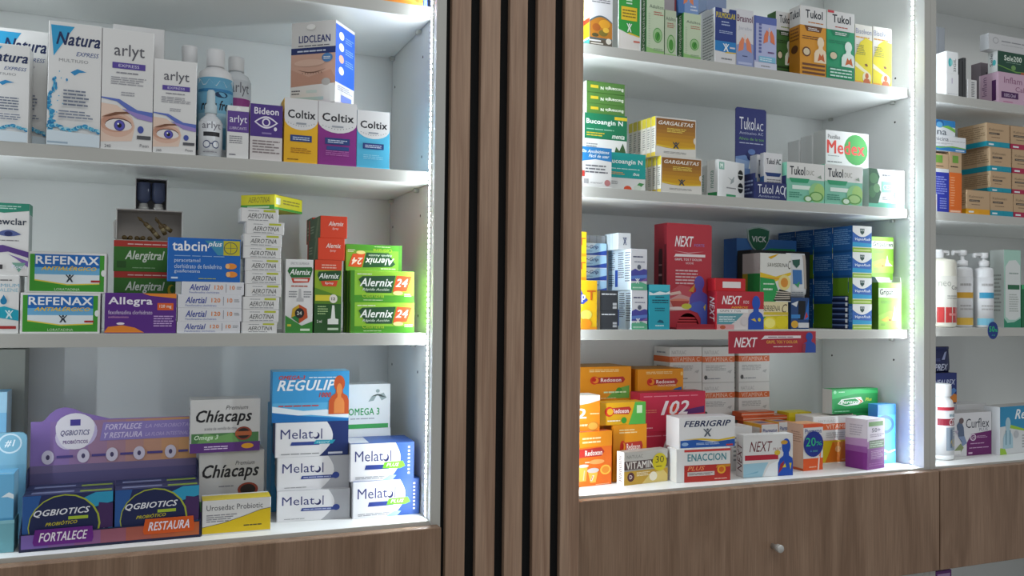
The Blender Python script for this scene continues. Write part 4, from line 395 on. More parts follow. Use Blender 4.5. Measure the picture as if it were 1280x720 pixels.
# name, printing, base centre x y z, width, depth, height, turn (deg), label, category, group
TABLE = [
('medicine_carton','orange',-0.0680,0.0490,1.9700,0.1040,0.0900,0.1000,0.0,'orange carton on the top shelf, cut by the picture edge','medicine box',None),
('medicine_carton','bluepl',-0.0114,0.0390,1.9700,0.0071,0.0700,0.1100,0.0,'slim blue carton beside the orange one at the lit strip','medicine box',None),
('medicine_carton','natura',-0.6507,0.0265,1.6810,0.0675,0.0450,0.1438,0.0,'small white carton with blue splash band, leftmost on the upper left shelf','medicine box',None),
('medicine_carton','natura',-0.6332,0.0850,1.6810,0.0693,0.0600,0.1812,0.0,'white splash-printed carton half hidden behind the leftmost small one','medicine box',None),
('medicine_carton','naturabig',-0.5568,0.0365,1.6810,0.0716,0.0650,0.1859,0.0,'tall white carton with blue water splash beside the eye-photo carton','medicine box',None),
('medicine_carton','arlyt',-0.4840,0.0315,1.6810,0.0724,0.0550,0.1850,0.0,'tall white carton with large violet eye photo','medicine box',None),
('medicine_carton','arlytplain',-0.4707,0.0880,1.6810,0.0761,0.0500,0.2098,0.0,'white carton peeking out behind the tall eye-photo carton','medicine box',None),
('medicine_carton','arlyt',-0.4156,0.0265,1.6810,0.0626,0.0450,0.1468,0.0,'shorter white carton with violet eye photo','medicine box',None),
('medicine_carton','arlytsmall',-0.3208,0.0190,1.6810,0.0329,0.0300,0.0846,0.0,'little white and violet carton beside the dropper bottle','medicine box',None),
('medicine_carton','bideon',-0.2769,0.0240,1.6810,0.0507,0.0400,0.0912,0.0,'purple and white carton with line-drawn eye','medicine box',None),
('medicine_carton','coltixY',-0.2213,0.0290,1.6810,0.0545,0.0500,0.1065,0.0,'yellow carton with white round top panel','medicine box',None),
('medicine_carton','coltixP',-0.1613,0.0290,1.6810,0.0645,0.0500,0.1065,0.0,'purple carton with white round top panel','medicine box',None),
('medicine_carton','coltixB',-0.1003,0.0265,1.6810,0.0564,0.0450,0.0978,0.0,'sky blue carton with white round top panel','medicine box',None),
('medicine_carton','lidclean',-0.1782,0.0535,1.7875,0.0828,0.0710,0.1381,-38.0,'white carton with closed-eye photo standing turned on two cartons','medicine box',None),
('medicine_carton','newteal',-0.6540,0.0315,1.4010,0.0612,0.0550,0.0844,0.0,'white carton with teal wave at the left edge of the middle shelf','medicine box',None),
('medicine_carton','newclar',-0.6457,0.0235,1.4854,0.0660,0.0350,0.1066,0.0,'white carton with violet wave and blue eye, standing on the teal wave one','medicine box',None),
('medicine_carton','refenax',-0.5686,0.0290,1.4010,0.1060,0.0500,0.0602,0.0,'lower of the two blue and green framed antiallergy cartons','medicine box',None),
('medicine_carton','refenax',-0.5614,0.0370,1.4612,0.1061,0.0500,0.0614,0.0,'upper of the two blue and green framed antiallergy cartons','medicine box',None),
('medicine_carton','allegra',-0.4588,0.0390,1.4010,0.1013,0.0700,0.0616,0.0,'purple carton with orange corner on the middle left shelf','medicine box',None),
('medicine_carton','alergi',-0.4534,0.1010,1.4010,0.0921,0.0500,0.0471,0.0,'green carton hidden behind the purple carton, bottom of three','medicine box',None),
('medicine_carton','alergi',-0.4543,0.1010,1.4481,0.0922,0.0500,0.0498,0.0,'middle one of three green cartons with red top band','medicine box',None),
('medicine_carton','alergi',-0.4552,0.1010,1.4979,0.0922,0.0500,0.0499,0.0,'top green carton with red top band, under the open grey tray','medicine box',None),
('medicine_carton','TRY',-0.4490,0.1050,1.5478,0.1002,0.0500,0.0511,0.0,'a b c d e','medicine box',None),
('medicine_carton','MINI',-0.4475,0.1050,1.5989,0.0490,0.0400,0.0521,0.0,'a b c d f','medicine box',None),
('medicine_carton','alertial',-0.3597,0.0290,1.4010,0.0949,0.0500,0.0183,0.0,'bottom one of four low white cartons with blue lettering','medicine box',None),
('medicine_carton','alertial',-0.3581,0.0290,1.4193,0.0960,0.0500,0.0213,0.0,'second from the bottom of four low white cartons with blue lettering','medicine box',None),
('medicine_carton','alertial',-0.3584,0.0290,1.4407,0.0958,0.0500,0.0209,0.0,'third from the bottom of four low white cartons with blue lettering','medicine box',None),
('medicine_carton','alertial',-0.3541,0.0290,1.4615,0.0934,0.0500,0.0206,0.0,'topmost of four low white cartons with blue lettering','medicine box',None),
('medicine_carton','tabcin',-0.3679,0.0180,1.4821,0.1085,0.0280,0.0686,0.0,'wide bright blue carton with yellow corner, on the low white stack','medicine box',None),
('medicine_carton','aerotina',-0.2827,0.0290,1.4010,0.0555,0.0500,0.0176,0.0,'bottom box of the tall column of small white cartons','medicine box',None),
('medicine_carton','aerotina',-0.2809,0.0290,1.4186,0.0565,0.0500,0.0205,0.0,'second box from the bottom in the tall column of small white cartons','medicine box',None),
('medicine_carton','aerotina',-0.2809,0.0290,1.4392,0.0571,0.0500,0.0207,0.0,'third box from the bottom in the tall column of small white cartons','medicine box',None),
('medicine_carton','aerotina',-0.2774,0.0290,1.4598,0.0570,0.0500,0.0206,0.0,'fourth box from the bottom in the tall column of small white cartons','medicine box',None),
('medicine_carton','aerotina',-0.2780,0.0290,1.4804,0.0564,0.0500,0.0206,0.0,'fifth box from the bottom in the tall column of small white cartons','medicine box',None),
('medicine_carton','aerotina',-0.2784,0.0290,1.5010,0.0564,0.0500,0.0207,0.0,'sixth box from the bottom in the tall column of small white cartons','medicine box',None),
('medicine_carton','aerotina',-0.2803,0.0290,1.5217,0.0595,0.0500,0.0193,0.0,'seventh box from the bottom in the tall column of small white cartons','medicine box',None),
('medicine_carton','aerotina',-0.2797,0.0290,1.5410,0.0602,0.0500,0.0200,0.0,'eighth box from the bottom in the tall column of small white cartons','medicine box',None),
('medicine_carton','aerotina',-0.2762,0.0290,1.5610,0.0603,0.0500,0.0196,0.0,'ninth box from the bottom in the tall column of small white cartons','medicine box',None),
('medicine_carton','aerotina',-0.2850,0.0290,1.5806,0.0594,0.0500,0.0221,0.0,'top white carton of the tall column, under the yellow one','medicine box',None),
('medicine_carton','aeyellow',-0.2598,0.0528,1.6027,0.0637,0.0845,0.0238,-40.0,'yellow and green carton lying turned on the tall white column','medicine box',None),
('medicine_carton','alernixW',-0.2200,0.0215,1.4010,0.0443,0.0350,0.1209,0.0,'white and green spray carton beside the tall white column','medicine box',None),
('medicine_carton','alernixS',-0.1730,0.0215,1.4010,0.0446,0.0350,0.1214,0.0,'green spray carton with orange top','medicine box',None),
('medicine_carton','alernixS',-0.1750,0.0575,1.4010,0.0446,0.0350,0.1214,0.0,'green spray carton behind the front one, number two from the front','medicine box',None),
('medicine_carton','alernixS',-0.1770,0.0935,1.4010,0.0446,0.0350,0.1214,0.0,'green spray carton behind the front one, number three from the front','medicine box',None),
('medicine_carton','alernixS',-0.1790,0.1295,1.4010,0.0446,0.0350,0.1214,0.0,'green spray carton behind the front one, number four from the front','medicine box',None),
('medicine_carton','alernixS',-0.1810,0.1655,1.4010,0.0446,0.0350,0.1214,0.0,'green spray carton behind the front one, number five from the front','medicine box',None),
('medicine_carton','alernixO',-0.1686,0.0565,1.5224,0.0442,0.1050,0.0369,0.0,'lower lying carton with plain orange end on the green spray carton','medicine box',None),
('medicine_carton','alernixO',-0.1650,0.0615,1.5594,0.0447,0.1150,0.0367,0.0,'upper lying carton with plain orange end','medicine box',None),
('medicine_carton','alernixO',-0.1522,0.1650,1.5224,0.0462,0.0600,0.0369,0.0,'lower lying carton behind the orange ended one','medicine box',None),
('medicine_carton','alernixO',-0.1556,0.1650,1.5594,0.0462,0.0600,0.0456,0.0,'upper lying carton behind the orange ended one','medicine box',None),
('medicine_carton','alernix24',-0.0792,0.0125,1.4010,0.1107,0.0170,0.0522,0.0,'lower front lime green carton with orange number panel','medicine box',None),
('medicine_carton','alernix24',-0.0802,0.0305,1.4010,0.1107,0.0170,0.0522,0.0,'lime green carton directly behind the lower front one','medicine box',None),
('medicine_carton','alernix24',-0.0812,0.0485,1.4010,0.1107,0.0170,0.0522,0.0,'lime green carton third back in the lower row','medicine box',None),
('medicine_carton','alernix24',-0.0802,0.0125,1.4532,0.1102,0.0170,0.0534,0.0,'upper front lime green carton with orange number panel','medicine box',None),
('medicine_carton','alernix24',-0.0812,0.0305,1.4532,0.1102,0.0170,0.0534,0.0,'lime green carton directly behind the upper front one','medicine box',None),
('medicine_carton','alernix24',-0.0822,0.0485,1.4532,0.1102,0.0170,0.0534,0.0,'lime green carton third back in the upper row','medicine box',None),
('medicine_carton','alernix24u',-0.0896,0.0400,1.5067,0.0984,0.0200,0.0457,0.0,'lime green carton standing upside down on the upper row','medicine box',None),
('medicine_carton','tealbox',-0.6569,0.0235,1.0830,0.0690,0.0400,0.0467,-0.9,'pale teal carton at the left end of the bottom shelf','medicine box',None),
('medicine_carton','skybox',-0.6565,0.0266,1.1297,0.0644,0.0450,0.0672,0.0,'sky blue carton with white swirl on the pale teal carton','medicine box',None),
('medicine_carton','skybox2',-0.6889,0.1650,1.0830,0.0705,0.0500,0.2205,0.0,'tall light blue carton at the far left back of the bottom shelf','medicine box',None),
('medicine_carton','qg',-0.4917,0.0520,1.0830,0.2489,0.1100,0.0256,0.9,'qg x x x','medicine box',None),
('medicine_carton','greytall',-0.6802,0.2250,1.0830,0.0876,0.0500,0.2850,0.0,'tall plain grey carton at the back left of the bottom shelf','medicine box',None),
('medicine_carton','chia',-0.3147,0.1050,1.0830,0.1038,0.0600,0.1188,0.0,'lower grey carton with black script, behind the yellow and white one','medicine box',None),
('medicine_carton','chiaU',-0.3266,0.0950,1.2018,0.1107,0.0500,0.0872,0.0,'upper grey carton with black script and green and purple bands','medicine box',None),
('medicine_carton','uro',-0.3118,0.0248,1.0830,0.1043,0.0450,0.0541,-1.0,'low white carton with yellow curve beside the purple display','medicine box',None),
('medicine_carton','melat',-0.1806,0.0731,1.0830,0.1208,0.0600,0.0513,-6.8,'bottom white and grey sleep-aid carton of the left stack','medicine box',None),
('medicine_carton','melat',-0.1820,0.0792,1.1343,0.1203,0.0600,0.0556,-4.0,'middle white and grey sleep-aid carton of the left stack','medicine box',None),
('medicine_carton','melatdark',-0.1856,0.0802,1.1899,0.1220,0.0600,0.0584,-3.0,'white and navy sleep-aid carton with teal ribbon, under the blue carton','medicine box',None),
('medicine_carton','regulip',-0.1887,0.0761,1.2483,0.1283,0.0500,0.0859,-3.0,'light blue carton with orange body figure, top of the stack','medicine box',None),
('medicine_carton','regside',-0.1873,0.1560,1.0830,0.1149,0.0600,0.1502,0.0,'lower light blue carton half hidden behind the left sleep-aid stack','medicine box',None),
('medicine_carton','regside',-0.1883,0.1510,1.2332,0.1152,0.0500,0.0379,0.0,'upper light blue carton half hidden behind the left sleep-aid stack','medicine box',None),
('medicine_carton','melatplus',-0.0618,0.0664,1.0830,0.1181,0.0750,0.0625,-0.1,'lower white and blue sleep-aid carton with green tag','medicine box',None),
('medicine_carton','melatplus',-0.0675,0.0700,1.1455,0.1112,0.0800,0.0642,-3.0,'upper white and blue sleep-aid carton with green tag','medicine box',None),
('medicine_carton','omega',-0.0811,0.1350,1.0830,0.0922,0.0500,0.1416,0.0,'lower white carton with green base line at the back','medicine box',None),
('medicine_carton','omega',-0.0822,0.1350,1.2246,0.0917,0.0500,0.0801,0.0,'upper white carton with green base line at the back','medicine box',None),
('medicine_carton','honey',0.3785,0.1015,1.9730,0.0514,0.0350,0.1300,0.0,'white carton with amber leaf photo at the slatted panel','medicine box',None),
('medicine_carton','greencure',0.4437,0.0964,1.9730,0.0495,0.0247,0.1250,0.0,'green and white carton with yellow panel on the top right shelf','medicine box',None),
('medicine_carton','bronq',0.5056,0.0950,1.9730,0.0422,0.0221,0.1200,0.0,'tall pale green carton with dark green spine and upright lettering','medicine box',None),
('medicine_carton','bronq2',0.5473,0.1070,1.9730,0.0278,0.0300,0.0980,0.0,'short pale green carton between the two dark green spines','medicine box',None),
('medicine_carton','bronq',0.5960,0.0967,1.9730,0.0429,0.0254,0.0955,0.0,'shorter pale green carton with dark green spine','medicine box',None),
('medicine_carton','greymaroon',0.5472,0.1075,2.0710,0.0308,0.0250,0.0700,0.0,'grey carton with maroon edge on the short pale green one','medicine box',None),
('medicine_carton','lungblue',0.5898,0.1050,2.0685,0.0499,0.0300,0.0700,0.0,'blue carton with orange lungs on the shorter spine carton','medicine box',None),
('medicine_carton','bronwhite',0.7243,0.1700,1.9730,0.0881,0.0400,0.1371,0.0,'white carton half hidden behind the navy and white carton','medicine box',None),
('medicine_carton','greyblue',0.7037,0.1700,2.1101,0.0534,0.0400,0.0500,0.0,'grey blue carton lying on the half hidden white carton','medicine box',None),
('medicine_carton','pulmo',0.6801,0.1083,1.9730,0.0543,0.0485,0.1184,0.0,'navy and white carton with yellow lettering','medicine box',None),
('medicine_carton','bras',0.7308,0.0990,1.9730,0.0447,0.0300,0.1230,0.0,'white and lilac carton with orange lungs beside the navy one','medicine box',None),
('medicine_carton','lungs',0.7853,0.0980,1.9730,0.0601,0.0280,0.1149,0.0,'lilac blue carton with upright lettering and orange lungs','medicine box',None),
('medicine_carton','tukoldk',0.8713,0.1400,1.9730,0.0486,0.0300,0.1503,0.0,'dark green cough syrup carton half hidden by the amber one','medicine box',None),
('medicine_carton','tukolam',0.9176,0.1017,1.9730,0.0741,0.0354,0.1558,0.0,'amber cough syrup carton with white top and chest figure','medicine box',None),
('medicine_carton','tukolgr',0.9966,0.1040,1.9730,0.0811,0.0400,0.1557,0.0,'green cough syrup carton with white top and chest figure','medicine box',None),
('medicine_carton','bisol',1.0651,0.1015,1.9730,0.0522,0.0350,0.1351,0.0,'left one of the two yellow and white syrup cartons','medicine box',None),
('medicine_carton','bisol',1.1217,0.1015,1.9730,0.0575,0.0350,0.1368,0.0,'right one of the two yellow syrup cartons, nearest the lit strip','medicine box',None),
('medicine_carton','leafbox',0.3676,0.0920,1.6880,0.0742,0.0200,0.0798,0.0,'blue and white carton with printed quote, front left on the second right shelf','medicine box',None),
('medicine_carton','bucoT',0.4501,0.1140,1.6880,0.0932,0.0200,0.0775,0.0,'teal and white throat lozenge carton','medicine box',None),
('medicine_carton','bucoT',0.4153,0.1430,1.6880,0.1010,0.0300,0.0775,0.0,'teal carton hidden behind the printed quote carton','medicine box',None),
('medicine_carton','bucoD',0.4161,0.1430,1.7655,0.0994,0.0300,0.0817,0.0,'dark green and white throat lozenge carton','medicine box',None),
('medicine_carton','bucoflip',0.4169,0.1550,1.8472,0.0893,0.0500,0.0212,0.0,'lowest of three thin green cartons with upside-down lettering','medicine box',None),
('medicine_carton','bucoflip',0.4166,0.1550,1.8684,0.0893,0.0500,0.0225,0.0,'middle of three thin green cartons with upside-down lettering','medicine box',None),
('medicine_carton','bucoflip',0.4164,0.1550,1.8910,0.0894,0.0500,0.0231,0.0,'topmost of three thin green cartons with upside-down lettering','medicine box',None),
('medicine_carton','garga',0.5724,0.0927,1.6880,0.1003,0.0155,0.0756,0.0,'front amber and white lozenge carton of the lower row','medicine box',None),
('medicine_carton','garga',0.5712,0.1092,1.6880,0.1003,0.0155,0.0756,0.0,'second amber lozenge carton from the front in the lower row','medicine box',None),
('medicine_carton','garga',0.5700,0.1258,1.6880,0.1003,0.0155,0.0756,0.0,'third amber lozenge carton from the front in the lower row','medicine box',None),
('medicine_carton','garga',0.5688,0.1422,1.6880,0.1003,0.0155,0.0756,0.0,'fourth amber lozenge carton from the front in the lower row','medicine box',None),
('medicine_carton','garga',0.5676,0.1588,1.6880,0.1003,0.0155,0.0756,0.0,'fifth amber lozenge carton from the front in the lower row','medicine box',None),
('medicine_carton','garga',0.5664,0.1753,1.6880,0.1003,0.0155,0.0756,0.0,'sixth amber lozenge carton from the front in the lower row','medicine box',None),
('medicine_carton','garga',0.5652,0.1918,1.6880,0.1003,0.0155,0.0756,0.0,'seventh amber lozenge carton from the front in the lower row','medicine box',None),
('medicine_carton','garga',0.5610,0.0978,1.7636,0.0997,0.0155,0.0821,0.0,'front amber and white lozenge carton of the upper row','medicine box',None),
('medicine_carton','garga',0.5598,0.1143,1.7636,0.0997,0.0155,0.0821,0.0,'second amber lozenge carton from the front in the upper row','medicine box',None),
('medicine_carton','garga',0.5586,0.1308,1.7636,0.0997,0.0155,0.0821,0.0,'third amber lozenge carton from the front in the upper row','medicine box',None),
('medicine_carton','garga',0.5574,0.1472,1.7636,0.0997,0.0155,0.0821,0.0,'fourth amber lozenge carton from the front in the upper row','medicine box',None),
('medicine_carton','garga',0.5562,0.1638,1.7636,0.0997,0.0155,0.0821,0.0,'fifth amber lozenge carton from the front in the upper row','medicine box',None),
('medicine_carton','garga',0.5550,0.1803,1.7636,0.0997,0.0155,0.0821,0.0,'sixth amber lozenge carton from the front in the upper row','medicine box',None),
('medicine_carton','greenM',0.7038,0.1123,1.6880,0.0902,0.0309,0.0789,16.0,'small white carton with green corner tab, turned to the right','medicine box',None),
('medicine_carton','greenM',0.6909,0.1500,1.6880,0.0378,0.0300,0.0748,0.0,'white and green carton just peeking out behind the turned white one','medicine box',None),
('medicine_carton','tkd',0.8024,0.1203,1.6880,0.0843,0.0727,0.0377,0.0,'tkd x x x','medicine box',None),
('medicine_carton','tukac',0.8196,0.1050,1.6900,0.0492,0.0140,0.1037,0.0,'white and blue cough carton standing in the navy display box','medicine box',None),
('medicine_carton','tukac',0.8191,0.1405,1.6900,0.0397,0.0250,0.1044,0.0,'white and blue cough carton behind the first in the navy display','medicine box',None),
('medicine_carton','tukolduc',0.8982,0.1015,1.6880,0.1052,0.0350,0.0871,0.0,'left mint green and white lozenge carton','medicine box',None),
('medicine_carton','tukolduc',1.0074,0.1015,1.6880,0.1105,0.0350,0.0902,0.0,'right mint green and white lozenge carton','medicine box',None),
('medicine_carton','plainwhite',1.0671,0.1950,1.6880,0.1314,0.1200,0.0989,0.0,'plain white carton under the large red lettered one','medicine box',None),
('medicine_carton','medex',1.0661,0.1548,1.7869,0.1305,0.0397,0.0823,0.0,'white carton with green disc and large red lettering','medicine box',None),
('medicine_carton','plainwhite',1.0621,0.1955,1.7869,0.1305,0.0397,0.0773,0.0,'white carton first in the row behind the green disc one','medicine box',None),
('medicine_carton','plainwhite',1.0581,0.2362,1.7869,0.1305,0.0397,0.0723,0.0,'white carton last in the row behind the green disc one','medicine box',None),
('medicine_carton','herb',1.1365,0.0929,1.6880,0.1102,0.0178,0.0898,0.0,'white and mint carton with dark leaf photo at the lit strip','medicine box',None),
('medicine_carton','gripT',0.3340,0.0970,1.4045,0.0811,0.0300,0.0971,0.0,'yellow carton with blue burst beside the slatted panel','medicine box',None),
('medicine_carton','gripTb',0.3333,0.1430,1.4045,0.0734,0.0500,0.0994,0.0,'yellow carton standing behind the blue burst one, bottom of its pile','medicine box',None),
('medicine_carton','gripTb',0.3322,0.1430,1.5039,0.0735,0.0500,0.0479,0.0,'yellow carton in the middle of the pile at the slatted panel','medicine box',None),
('medicine_carton','gripTb',0.3317,0.1430,1.5518,0.0735,0.0500,0.0495,0.0,'topmost yellow carton of the pile at the slatted panel','medicine box',None),
('medicine_carton','ggrip',0.4050,0.1800,1.4045,0.0589,0.0600,0.0210,0.0,'bottom box of the blue and white low cartons beside the yellow pile','medicine box',None),
('medicine_carton','ggrip',0.4048,0.1800,1.4255,0.0589,0.0600,0.0261,0.0,'second box from the bottom of the blue and white low carton pile','medicine box',None),
('medicine_carton','ggrip',0.4045,0.1800,1.4516,0.0590,0.0600,0.0261,0.0,'third box from the bottom of the blue and white low carton pile','medicine box',None),
('medicine_carton','ggrip',0.4042,0.1800,1.4777,0.0590,0.0600,0.0261,0.0,'fourth box from the bottom of the blue and white low carton pile','medicine box',None),
('medicine_carton','ggrip',0.4040,0.1800,1.5037,0.0590,0.0600,0.0261,0.0,'fifth box from the bottom of the blue and white low carton pile','medicine box',None),
('medicine_carton','ggrip',0.4037,0.1800,1.5298,0.0590,0.0600,0.0261,0.0,'sixth box from the bottom of the blue and white low carton pile','medicine box',None),
('medicine_carton','ggrip',0.4034,0.1800,1.5559,0.0590,0.0600,0.0261,0.0,'topmost box of the blue and white low cartons beside the yellow pile','medicine box',None),
('medicine_carton','greybox',0.4044,0.1850,1.5820,0.0564,0.0600,0.0164,0.0,'grey carton lying on the blue and white low carton pile','medicine box',None),
('medicine_carton','wpurp',0.4733,0.1294,1.4045,0.0370,0.0907,0.0801,0.0,'lower white carton with purple wave and printed side','medicine box',None),
('medicine_carton','wpurp',0.4715,0.1317,1.4846,0.0376,0.0954,0.0837,0.0,'upper white carton with purple wave and printed side','medicine box',None),
('medicine_carton','cubex',0.4512,0.1369,1.5683,0.0292,0.0577,0.0336,0.0,'small white carton with a figure mark, on the printed stack','medicine box',None),
('medicine_carton','blackbox',0.4033,0.0900,1.4045,0.0410,0.0120,0.0367,0.0,'lower black carton with white side','medicine box',None),
('medicine_carton','blackbox',0.4029,0.0900,1.4412,0.0410,0.0120,0.0415,0.0,'upper black carton with white side','medicine box',None),
('medicine_carton','tealdrop',0.5199,0.0980,1.4045,0.0498,0.0300,0.0922,0.0,'small turquoise carton beside the tall red dispenser','medicine box',None),
('medicine_carton','red',0.6143,0.1453,1.4045,0.1070,0.0506,0.2250,0.0,'red x x x','medicine box',None),
('medicine_carton','nextkid',0.7228,0.1000,1.4045,0.1220,0.0340,0.0816,0.0,'red and white children carton with blue figure','medicine box',None),
('medicine_carton','redsmall',0.6998,0.1020,1.4861,0.0783,0.0280,0.0277,0.0,'small red carton with white panel lying on the children carton','medicine box',None),
('medicine_carton','vik',0.9183,0.2650,1.4045,0.1773,0.0500,0.2116,0.0,'vik x x x','medicine box',None),
('medicine_carton','borr',0.8405,0.1350,1.4045,0.0729,0.0400,0.0610,0.0,'white and yellow lemon carton under the green pouch carton','medicine box',None),
('medicine_carton','savi',0.8419,0.1460,1.4655,0.0854,0.0619,0.1080,0.0,'white and green carton with round fruit picture','medicine box',None),
('medicine_carton','sachet',0.9150,0.1450,1.4045,0.0506,0.0500,0.0711,0.0,'dark blue sachet carton beside the lemon carton','medicine box',None),
('medicine_carton','pou',0.9137,0.1350,1.4756,0.0524,0.0300,0.1012,0.0,'pou x x x','medicine box',None),
('medicine_carton','blackstand',0.9100,0.2050,1.4045,0.1714,0.0500,0.1807,0.0,'black display box behind the white pouch and green carton','medicine box',None),
('medicine_carton','vapo',1.0628,0.0900,1.4045,0.0573,0.0120,0.0584,0.0,'bottom front blue and white jar carton of the stack','medicine box',None),
('medicine_carton','vapog',1.0626,0.0900,1.4629,0.0574,0.0120,0.0603,0.0,'second front blue and white jar carton from the bottom','medicine box',None),
('medicine_carton','vapo',1.0623,0.1149,1.5232,0.0574,0.0617,0.0586,0.0,'third front blue and white jar carton from the bottom','medicine box',None),
('medicine_carton','vapo',1.0621,0.1149,1.5818,0.0574,0.0618,0.0605,0.0,'top front blue and white jar carton of the stack','medicine box',None),
('medicine_carton','vapo',1.0611,0.1777,1.5818,0.0574,0.0618,0.0605,0.0,'blue jar carton second in the top row going back','medicine box',None),
('medicine_carton','vapo',1.0613,0.1776,1.5232,0.0574,0.0617,0.0586,0.0,'blue jar carton second in the third row going back','medicine box',None),
('medicine_carton','vapo',1.0601,0.2404,1.5818,0.0574,0.0618,0.0605,0.0,'blue jar carton third in the top row going back','medicine box',None),
('medicine_carton','vapog',1.0603,0.2404,1.5232,0.0574,0.0617,0.0586,0.0,'green sided jar carton third in the third row going back','medicine box',None),
('medicine_carton','vapo',1.0591,0.3032,1.5818,0.0574,0.0618,0.0605,0.0,'blue jar carton last in the top row going back','medicine box',None),
('medicine_carton','vapo',1.0593,0.3031,1.5232,0.0574,0.0617,0.0586,0.0,'blue jar carton last in the third row going back','medicine box',None),
('medicine_carton','vapo',1.0616,0.1777,1.4629,0.0574,0.0618,0.0603,0.0,'blue jar carton second in the second row going back','medicine box',None),
('medicine_carton','vapo',1.0606,0.2404,1.4629,0.0574,0.0618,0.0603,0.0,'blue jar carton third in the second row going back','medicine box',None),
('medicine_carton','vapo',1.0596,0.3032,1.4629,0.0574,0.0618,0.0603,0.0,'blue jar carton last in the second row going back','medicine box',None),
('medicine_carton','vapog',1.0618,0.1777,1.4045,0.0573,0.0618,0.0584,0.0,'green sided jar carton second in the bottom row going back','medicine box',None),
('medicine_carton','vapo',1.0608,0.2404,1.4045,0.0573,0.0618,0.0584,0.0,'blue jar carton third in the bottom row going back','medicine box',None),
('medicine_carton','vapo',1.0598,0.3032,1.4045,0.0573,0.0618,0.0584,0.0,'blue jar carton last in the bottom row going back','medicine box',None),
('medicine_carton','tin',1.0606,0.1211,1.4045,0.0573,0.0483,0.0128,0.0,'bottom of six flat striped navy cartons behind the jar cartons','medicine box',None),
('medicine_carton','tin',1.0606,0.1211,1.4173,0.0573,0.0483,0.0128,0.0,'second from the bottom of six flat striped navy cartons behind the jar cartons','medicine box',None),
('medicine_carton','tin',1.0606,0.1211,1.4300,0.0573,0.0483,0.0128,0.0,'third from the bottom of six flat striped navy cartons behind the jar cartons','medicine box',None),
('medicine_carton','tin',1.0606,0.1211,1.4428,0.0573,0.0483,0.0128,0.0,'fourth from the bottom of six flat striped navy cartons behind the jar cartons','medicine box',None),
('medicine_carton','tin',1.0606,0.1211,1.4555,0.0573,0.0483,0.0128,0.0,'fifth from the bottom of six flat striped navy cartons behind the jar cartons','medicine box',None),
('medicine_carton','tin',1.0606,0.1211,1.4683,0.0573,0.0483,0.0128,0.0,'topmost of six flat striped navy cartons behind the jar cartons','medicine box',None),
('medicine_carton','vapog',1.0618,0.1211,1.4810,0.0573,0.0483,0.0422,0.0,'short green sided carton lying on the striped navy pile','medicine box',None),
('medicine_carton','gripab',1.1560,0.1310,1.4045,0.0674,0.0300,0.1329,0.0,'lime green carton hidden behind the open flap one','medicine box',None),
('medicine_carton','gripab',1.1574,0.1310,1.5374,0.0688,0.0300,0.0860,0.0,'lime green and white carton at the back, higher of the pair','medicine box',None),
('medicine_carton','grf',1.1472,0.0990,1.4045,0.0703,0.0300,0.1094,0.0,'grf x x x','medicine box',None),
('medicine_carton','redoxF',0.3602,0.1369,1.0890,0.1323,0.0600,0.1087,7.0,'orange carton with two fizzing glasses, front left of the bottom right shelf','medicine box',None),
('medicine_carton','canis',0.3629,0.1440,1.1977,0.0809,0.0500,0.0721,0.0,'orange and white carton with big number two','medicine box',None),
('medicine_carton','redox',0.4797,0.1505,1.0890,0.0801,0.0450,0.1169,0.0,'orange vitamin carton under the small yellow one','medicine box',None),
('medicine_carton','redoxS',0.4624,0.1480,1.2059,0.1086,0.0400,0.0465,0.0,'small low yellow and green vitamin carton','medicine box',None),
('medicine_carton','redox',0.4762,0.2750,1.0890,0.1270,0.1000,0.0825,0.0,'bottom orange and green vitamin carton of the back left stack','medicine box',None),
('medicine_carton','redox',0.4753,0.2750,1.1715,0.1271,0.1000,0.0739,0.0,'middle orange and green vitamin carton of the back left stack','medicine box',None),
('medicine_carton','redox',0.4745,0.2750,1.2453,0.1272,0.1000,0.0740,0.0,'top orange and green vitamin carton of the back left stack','medicine box',None),
('medicine_carton','redoxB',0.6159,0.2700,1.0890,0.1191,0.0900,0.0757,0.0,'bottom orange and blue vitamin carton of the back right stack','medicine box',None),
('medicine_carton','redoxB',0.6152,0.2700,1.1647,0.1192,0.0900,0.0743,0.0,'middle orange and blue vitamin carton of the back right stack','medicine box',None),
('medicine_carton','redoxB',0.6145,0.2700,1.2390,0.1192,0.0900,0.0731,0.0,'top orange and blue vitamin carton of the back right stack','medicine box',None),
('medicine_carton','one02',0.6174,0.1980,1.0890,0.1675,0.0420,0.0905,0.0,'lower pink red carton with white number','medicine box',None),
('medicine_carton','one02',0.6160,0.1970,1.1795,0.1675,0.0420,0.0853,0.0,'upper pink red carton with white number','medicine box',None),
('medicine_carton','vitc',0.7229,0.3200,1.0890,0.0895,0.0700,0.0996,0.0,'bottom white and orange banded vitamin carton of the left column','medicine box',None),
('medicine_carton','vitc',0.7220,0.3200,1.1886,0.0896,0.0700,0.0839,0.0,'middle white and orange banded vitamin carton of the left column','medicine box',None),
('medicine_carton','vitc',0.7213,0.3200,1.2725,0.0897,0.0700,0.0849,0.0,'top white and orange banded vitamin carton of the left column','medicine box',None),
('medicine_carton','vitc',0.8155,0.3200,1.0890,0.0925,0.0700,0.0960,0.0,'bottom white and orange banded vitamin carton of the centre column','medicine box',None),
('medicine_carton','vitc',0.8147,0.3200,1.1850,0.0925,0.0700,0.0853,0.0,'middle white and orange banded vitamin carton of the centre column','medicine box',None),
('medicine_carton','vitc',0.8140,0.3200,1.2703,0.0926,0.0700,0.0864,0.0,'top white and orange banded vitamin carton of the centre column','medicine box',None),
('medicine_carton','vitc',0.9195,0.3200,1.0890,0.0908,0.0700,0.0938,0.0,'bottom white and orange banded vitamin carton of the right column','medicine box',None),
